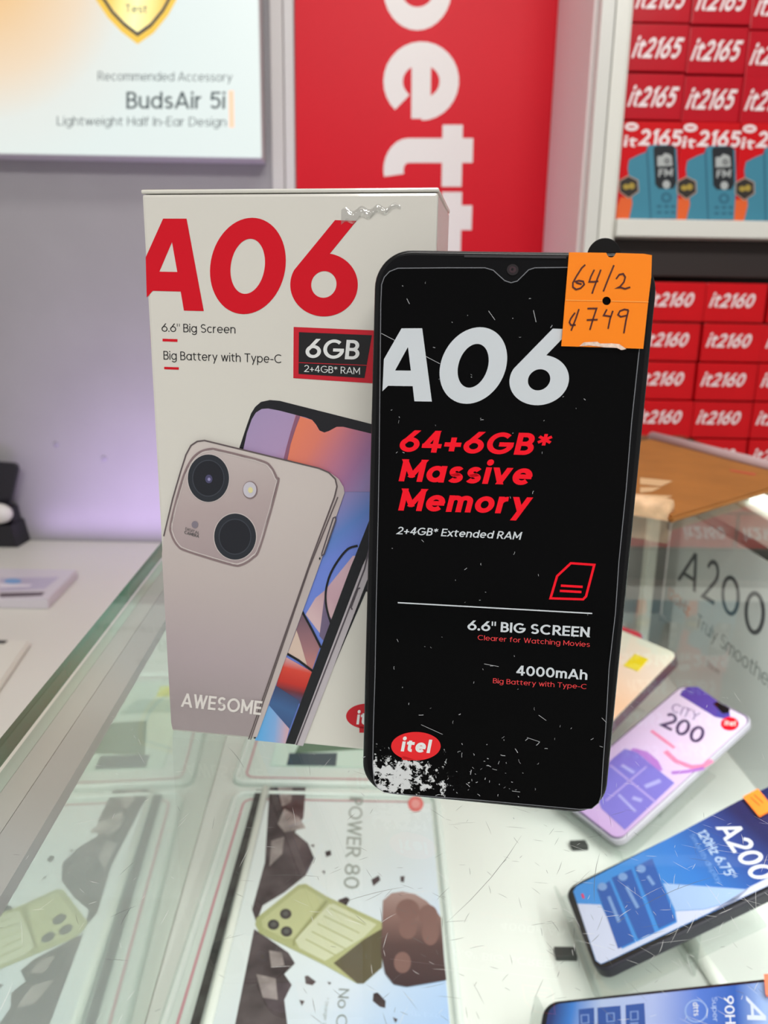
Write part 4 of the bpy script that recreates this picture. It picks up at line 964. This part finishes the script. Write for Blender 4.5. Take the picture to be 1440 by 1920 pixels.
a.poly(S6([(455+(x-455)*.99, 750+(y-750)*.99) for x, y in bump]), ramp_mat('print_bump', LC(K6, 400, 420), LC(K6, 520, 1080), [(0, (196, 184, 182)), (.5, (180, 164, 164)), (1, (168, 152, 154))], .25), 10)
a.stroke(S6(bump), .0008, mat('print_bump_rim', (138, 118, 120), .3), 11, None, True)
a.stroke(S6([(458+(x-458)*.975, 752+(y-752)*.975) for x, y in bump]), .0005, mat('print_bump_hi', (208, 198, 196), .3), 11, None, True)
for c_, rx, ry in (((370, 574), 126, 145), ((533, 931), 128, 141)):
    a.ell(c_, rx+5, ry+5, mat('print_bump_hi', (208, 198, 196), .3), 11, K6); a.ell(c_, rx, ry, mat('print_lens', (40, 44, 52), .15), 12, K6); a.ell(c_, rx*.78, ry*.78, mat('print_lens_ring', (62, 66, 76), .15), 13, K6, hole=(rx*.74, ry*.74))
    a.ell(c_, rx*.72, ry*.72, mat('print_lens_in', (30, 32, 40), .15), 13, K6)
a.ell((374, 578), 22, 26, mat('print_lens_core', (76, 74, 108), .15), 14, K6); a.ell((376, 580), 9, 10, mat('print_lens_dot', (150, 146, 190), .15), 15, K6)
a.ell((625, 646), 46, 54, mat('print_bump_rim', (138, 118, 120), .3), 12, K6); a.ell((623, 644), 40, 48, mat('print_led', (200, 196, 206), .2), 13, K6); a.ell((628, 646), 15, 18, mat('print_led_yellow', (222, 214, 160), .2), 14, K6)
a.ell((287, 858), 20, 22, mat('print_mic', (130, 122, 134), .2), 12, K6)
a.text('DIGITAL', (228, 890), (315, 918), (2, -16), DGREY, 12, .006, K6); a.text('CAMERA', (222, 912), (312, 939), (2, -18), DGREY, 12, .016, K6)
a.text('AWESOME', (200, 858), (690, 910), (8, -84), mat('print_awesome', (222, 216, 212), .3), 12, .026, K7, 1.05)
a.build('rear_phone_picture', root)
a = Art(BX); LR = mat('logo_red', (196, 18, 36), .3)
lc = (K7[0]+1335/K7[2], K7[1]+925/K7[2])
a.ell(lc, 39, 23.5, LR, 1); a.poly([(lc[0]-14, lc[1]+18), (lc[0]+2, lc[1]+22), (lc[0]+2, lc[1]+31), (lc[0]-14, lc[1]+31)], LR, 1)
a.text('itel', (lc[0]-20, lc[1]+15), (lc[0]+24, lc[1]+17), (3, -25), WHITE, 2, .034)
a.build('logo_print', root)
# left side wrap of the title print
a = Art(); a.loc([[(.0, .1350), (.0075, .1350), (.0075, .1420), (.0, .1575)]], RED, 1)
o = a.build('side_print', root); o.matrix_local = Matrix(((0, 1, 0, -.00012), (-1, 0, 0, .0085), (0, 0, 1, 0), (0, 0, 0, 1)))
tag(root, 'tall white phone carton with big red figures and a rose phone pictured on it', 'box')

# ------------------------------------------------------------------ the black phone
cy_, sy_ = math.cos(-.1236), math.sin(-.1236); u_ = Vector((cy_, sy_, 0)); b_ = Vector((-sy_, cy_, 0)); v_ = Vector((0, 0, 1))*math.cos(.0344)+b_*math.sin(.0344)
u2 = u_*math.cos(-.0069)+v_*math.sin(-.0069); v2 = v_*math.cos(-.0069)-u_*math.sin(-.0069)
pw, pl, pt = .0746, .1633, .0088
PH = Frame(Vector((.0317, .2096, .0004))-u2*pw/2, u2, v2)
root = empty('smartphone', PH.M)
PBK = mat('phone_shell_black', (13, 13, 15), .25, .35)
obj('body', prism(bmesh.new(), rrect(-.0001, -.0005, pw+.0001, pl-.0002, .0100, 12), .0001, pt, bevel=.0008, seg=3), PBK, root, True)
for o in root.children:
    if o.name.startswith('body'):
        for p in o.data.polygons: p.use_smooth = abs(p.normal.y) < .999
FRM = mat('phone_glass_black', (9, 9, 12), .16, .22)
obj('front_glass', prism(bmesh.new(), rrect(.0012, .0008, pw-.0012, pl-.0012, .0088, 10), -.00002, .0012, bevel=.0002, seg=2), FRM, root)
# side keys
obj('power_key', bx((pw-.0003, .0036, pl*.57), (pw+.0005, .0056, pl*.63), .0002), PBK, root)
obj('volume_key', bx((pw-.0003, .0036, pl*.67), (pw+.0005, .0056, pl*.80), .0002), PBK, root)
K8 = (680, 440, 2.5714); KA = (680, 780, 2.5714); KB = (660, 1120, 2.4828)
S = lambda K, l: [(K[0]+x/K[2], K[1]+y/K[2]) for x, y in l]
film = S(K8, [(88, 330), (92, 240), (105, 205), (130, 178), (170, 162), (400, 160), (590, 160), (630, 172), (660, 200), (685, 222), (715, 232), (745, 224), (770, 200), (800, 170), (830, 160), (990, 158), (1330, 168), (1362, 190), (1372, 240), (1340, 500), (1328, 600)])
film += S(KA, [(1296, 30), (1270, 350), (1235, 700), (1218, 950)])+S(KB, [(1196, 330), (1180, 620), (1168, 780), (1160, 920), (1148, 955), (1115, 982), (1060, 985), (600, 943), (200, 912), (150, 905), (118, 885), (103, 850), (97, 780), (100, 600), (108, 350)])+S(KA, [(66, 900), (75, 500), (80, 200)])
film = [PH.px(*p) for p in film]
fa = Art(); fa.loc([film], worn_mat('film_black', (5, 5, 6), (208, 210, 212), PH.px(742, 1458), .021, 330, .2, .55, 1.0, .70), 1)
_fb = [n for n in fa.mats[0].node_tree.nodes if n.type == 'BSDF_PRINCIPLED'][0]; _fb.inputs['Specular IOR Level'].default_value = .10
flm = fa.build('screen_film', root); flm.location.y = -.00005
a = Art(); a.stroke(film, .00022, mat('film_rim', (120, 122, 128), .3), 2, None, True); o = a.build('film_edge', flm)
# scratches in the film
a = Art(PH); SCM = mat('film_scratch', (176, 178, 182), .4); rn = random.Random(11)
def fs(x, y, L, ang, w): a.stroke([(x-L*math.cos(ang)/2, y-L*math.sin(ang)/2), (x+rn.uniform(-1, 1), y+rn.uniform(-1, 1)), (x+L*math.cos(ang)/2, y+L*math.sin(ang)/2)], w, SCM, 3)
for _ in range(80): fs(rn.uniform(730, 1110), rn.uniform(520, 1480), rn.choice((2, 2, 3, 4, 6)), rn.uniform(0, 3.1), rn.uniform(.00006, .00016))
for _ in range(70): fs(rn.gauss(850, 90), rn.gauss(1440, 35), rn.choice((2, 3, 4, 6, 9)), rn.uniform(0, 3.1), rn.uniform(.00008, .00022)) if True else 0
for x, y, x1, y1 in ((916, 583, 928, 600), (715, 625, 825, 682), (1000, 582, 1005, 604), (812, 651, 816, 652), (763, 560, 768, 570), (1010, 1340, 1024, 1350), (988, 1382, 1012, 1390), (790, 1358, 830, 1376), (908, 1244, 935, 1249), (960, 1482, 975, 1484), (1128, 1345, 1137, 1354), (1124, 1398, 1130, 1400)):
    a.stroke([(x, y), (x1, y1)], .00014, SCM, 3)
tag(a.build('scratch_marks', flm), kind='stuff')
# earpiece and camera
a = Art(PH); 
a.poly(S(K8, [(490, 98), (980, 104), (980, 116), (490, 110)]), mat('earpiece', (40, 38, 42), .6), 6); a.build('earpiece_slot', root)
a = Art(PH); a.ell((723, 170), 28, 27, mat('camera_ring', (34, 26, 30), .3), 6, K8); a.ell((723, 170), 17, 16, mat('camera_lens', (62, 44, 50), .1), 7, K8); a.ell((721, 168), 6, 6, mat('camera_core', (18, 14, 18), .1), 8, K8); a.build('camera_lens', root)
# the printed demo film
TW = mat('film_white', (206, 212, 218), .3)
def aff(src, dst):
    # least squares affine map between picture coordinates
    def solve(rows, rhs):
        n = 3; A_ = [[sum(r[i]*r[j] for r in rows) for j in range(n)]+[sum(r[i]*y for r, y in zip(rows, rhs))] for i in range(n)]
        for i in range(n):
            p_ = max(range(i, n), key=lambda k: abs(A_[k][i])); A_[i], A_[p_] = A_[p_], A_[i]
            for k in range(n):
                if k != i:
                    f_ = A_[k][i]/A_[i][i]; A_[k] = [x-f_*y for x, y in zip(A_[k], A_[i])]
        return [A_[i][n]/A_[i][i] for i in range(n)]
    rows = [(x, y, 1) for x, y in src]; ax = solve(rows, [d[0] for d in dst]); ay = solve(rows, [d[1] for d in dst])
    return lambda x, y: (ax[0]*x+ax[1]*y+ax[2], ay[0]*x+ay[1]*y+ay[2])
pm = aff([(198, 270), (330, 270), (427, 790), (315, 787), (462, 590), (887, 500), (700, 265), (660, 806), (913, 660), (1293, 620), (1103, 820), (248, 402), (178, 568)],
         [(182, 452), (285, 453), (333, 806), (250, 803), (380, 672), (703, 607), (572, 446), (515, 817), (706, 700), (989, 690), (835, 823), (217, 540), (153, 653)])
model_title('title_print', PH, root, TW, lambda x, y: (lambda q: (max(K8[0]+q[0]/K8[2], 713.2 if q[1] < 700 else 712.4), K8[1]+q[1]/K8[2]))(pm(x, y)), 0, 4)
a = Art(PH)
a.text('64+6GB*', (172, 171), (893, 190), (22, -104), SRED, 4, .036, KA, 1.06)
a.text('Massive', (165, 313), (806, 333), (25, -106), SRED, 4, .038, KA, 1.06)
a.text('Memory', (163, 454), (800, 472), (25, -106), SRED, 4, .038, KA, 1.06)
a.build('headline_print', root)
a = Art(PH); a.text('2+4GB* Extended RAM', (160, 568), (762, 595), (8, -36), TW, 4, .018, KA, 1.02)
a.poly(S(KA, [(170, 895), (1106, 947), (1106, 953), (170, 901)]), TW, 4)
a.text('6.6" BIG SCREEN', (537, 150), (1108, 184), (2, -46), TW, 4, .028, KB); a.text('4000mAh', (764, 360), (1094, 382), (2, -46), TW, 4, .026, KB)
SR2 = mat('ink_soft_red', (226, 60, 64), .3)
a.text('Clearer for Watching Movies', (585, 196), (1106, 229), (1, -23), SR2, 4, .004, KB, 1.05); a.text('Big Battery with Type-C', (656, 397), (1090, 425), (1, -23), SR2, 4, .004, KB, 1.05)
a.build('feature_print', root)
a = Art(PH); a.stroke(S(KA, [(1003, 708), (1116, 716), (1076, 868), (1062, 882), (905, 877), (937, 770)]), .00068, SRED, 4, None, True)
a.stroke(S(KA, [(955, 816), (1060, 822)]), .00072, SRED, 4); a.stroke(S(KA, [(950, 841), (1054, 847)]), .00072, SRED, 4); a.build('card_icon', root)
a = Art(PH); LRED = mat('logo_bright_red', (228, 26, 34), .3)
a.ell((298, 690), 115, 66, LRED, 4, KB, n=60); a.poly(S(KB, [(236, 735), (290, 752), (270, 757), (232, 752)]), LRED, 4)
for ch, x0, x1, yb in (('i', 226, 248, 714), ('t', 254, 282, 717), ('e', 284, 338, 719), ('l', 345, 366, 722)): pass
a.text('itel', (226, 713), (362, 722), (12, -62), WHITE, 5, .042, KB, 1.12)
a.build('logo_print', root)
# round black tab behind the top edge
tc_ = PH.px(1134, 477); bm = bmesh.new(); prism(bm, [(tc_[0]+.0043*math.cos(t), tc_[1]+.0043*math.sin(t)) for t in (2*math.pi*k/32 for k in range(32))], .0012, .0022, bevel=.0002, seg=1)
obj('round_tab', bm, mat('tab_black', (9, 7, 7), .5, .2), root)
tag(root, 'black smartphone with printed white and red display film standing upright on the glass', 'smartphone')

# orange price tag on the black phone
KT = (1050, 440, 7.579); T = lambda x, y: PH.px(KT[0]+x/KT[2], KT[1]+y/KT[2])
tr = empty('price_tag', PH.M)
outl = [(122, 258), (400, 262), (645, 266)]+[(715-62*math.cos(t), 268+64*math.sin(t)) for t in (math.pi*k/12 for k in range(1, 12))]+[(785, 268), (1180, 280), (1292, 300), (1282, 620), (1240, 960), (1170, 1622), (900, 1612), (560, 1600), (12, 1585), (66, 930)]
hole = [(652+60*math.cos(t), 945+60*math.sin(t)) for t in (2*math.pi*k/28 for k in range(28))]
bm = bmesh.new(); fl_ = [[T(*p) for p in outl], [T(*p) for p in hole]]
for yy in (-.00125, -.00095):
    vs = [bm.verts.new((p[0], yy, p[1])) for l in fl_ for p in l]
    for t in geometry.tessellate_polygon([[Vector((p[0], p[1], 0)) for p in l] for l in fl_]): bm.faces.new([vs[k] for k in t])
    if yy < -.001: v0 = vs
n0 = len(outl); 
for rng in (range(n0), range(n0, n0+len(hole))):
    rng = list(rng)
    for i, k in enumerate(rng): j = rng[(i+1) % len(rng)]; bm.faces.new((v0[k], v0[j], vs[j], vs[k]))
obj('paper', bm, mat('tag_paper_orange', (255, 136, 14), .6, .3), tr)
a = Art(PH, None); TI_ = mat('tag_pen', (74, 14, 12), .5)
for st in ([(350, 435), (300, 480), (230, 590), (175, 690), (175, 750), (220, 785), (285, 765), (335, 715), (320, 670), (260, 658), (215, 672), (235, 692), (300, 710)],
           [(478, 505), (430, 600), (405, 675), (470, 676), (535, 668)], [(570, 505), (510, 660), (470, 770), (445, 845)], [(755, 440), (680, 620), (605, 812)],
           [(785, 635), (830, 575), (885, 563), (915, 610), (895, 680), (840, 745), (780, 768), (850, 756), (910, 775), (985, 752)],
           [(262, 1060), (215, 1200), (150, 1365)], [(205, 1112), (145, 1195), (125, 1250), (150, 1288), (215, 1285)],
           [(380, 1053), (510, 1052), (460, 1200), (415, 1355)], [(370, 1215), (525, 1210)], [(655, 1065), (610, 1150), (715, 1166)], [(740, 1085), (700, 1200), (672, 1340)],
           [(960, 1075), (900, 1066), (840, 1088), (812, 1140), (850, 1170), (940, 1150)], [(960, 1075), (925, 1220), (895, 1402)]):
    a.stroke(st, .00042, TI_, 1, KT)
o = a.build('handwriting', tr); o.location.y = -.0013
a = Art(PH); a.stroke([(70, 935), (590, 945)], .00022, mat('tag_crease', (255, 170, 70), .5), 1, KT); a.stroke([(715, 948), (1242, 962)], .00022, mat('tag_crease', (255, 170, 70), .5), 1, KT)
a.poly([(265, 1585), (330, 1530), (520, 1522), (560, 1548), (720, 1545), (830, 1556), (930, 1625), (860, 1640), (800, 1610), (600, 1600), (560, 1590), (400, 1575)], mat('tag_torn', (236, 206, 190), .7, noise=.25, nscale=900), 1, KT)
o = a.build('torn_edge', tr); o.location.y = -.0013
tag(tr, 'orange paper price tag with handwriting on the black phone\'s top right corner', 'price tag')
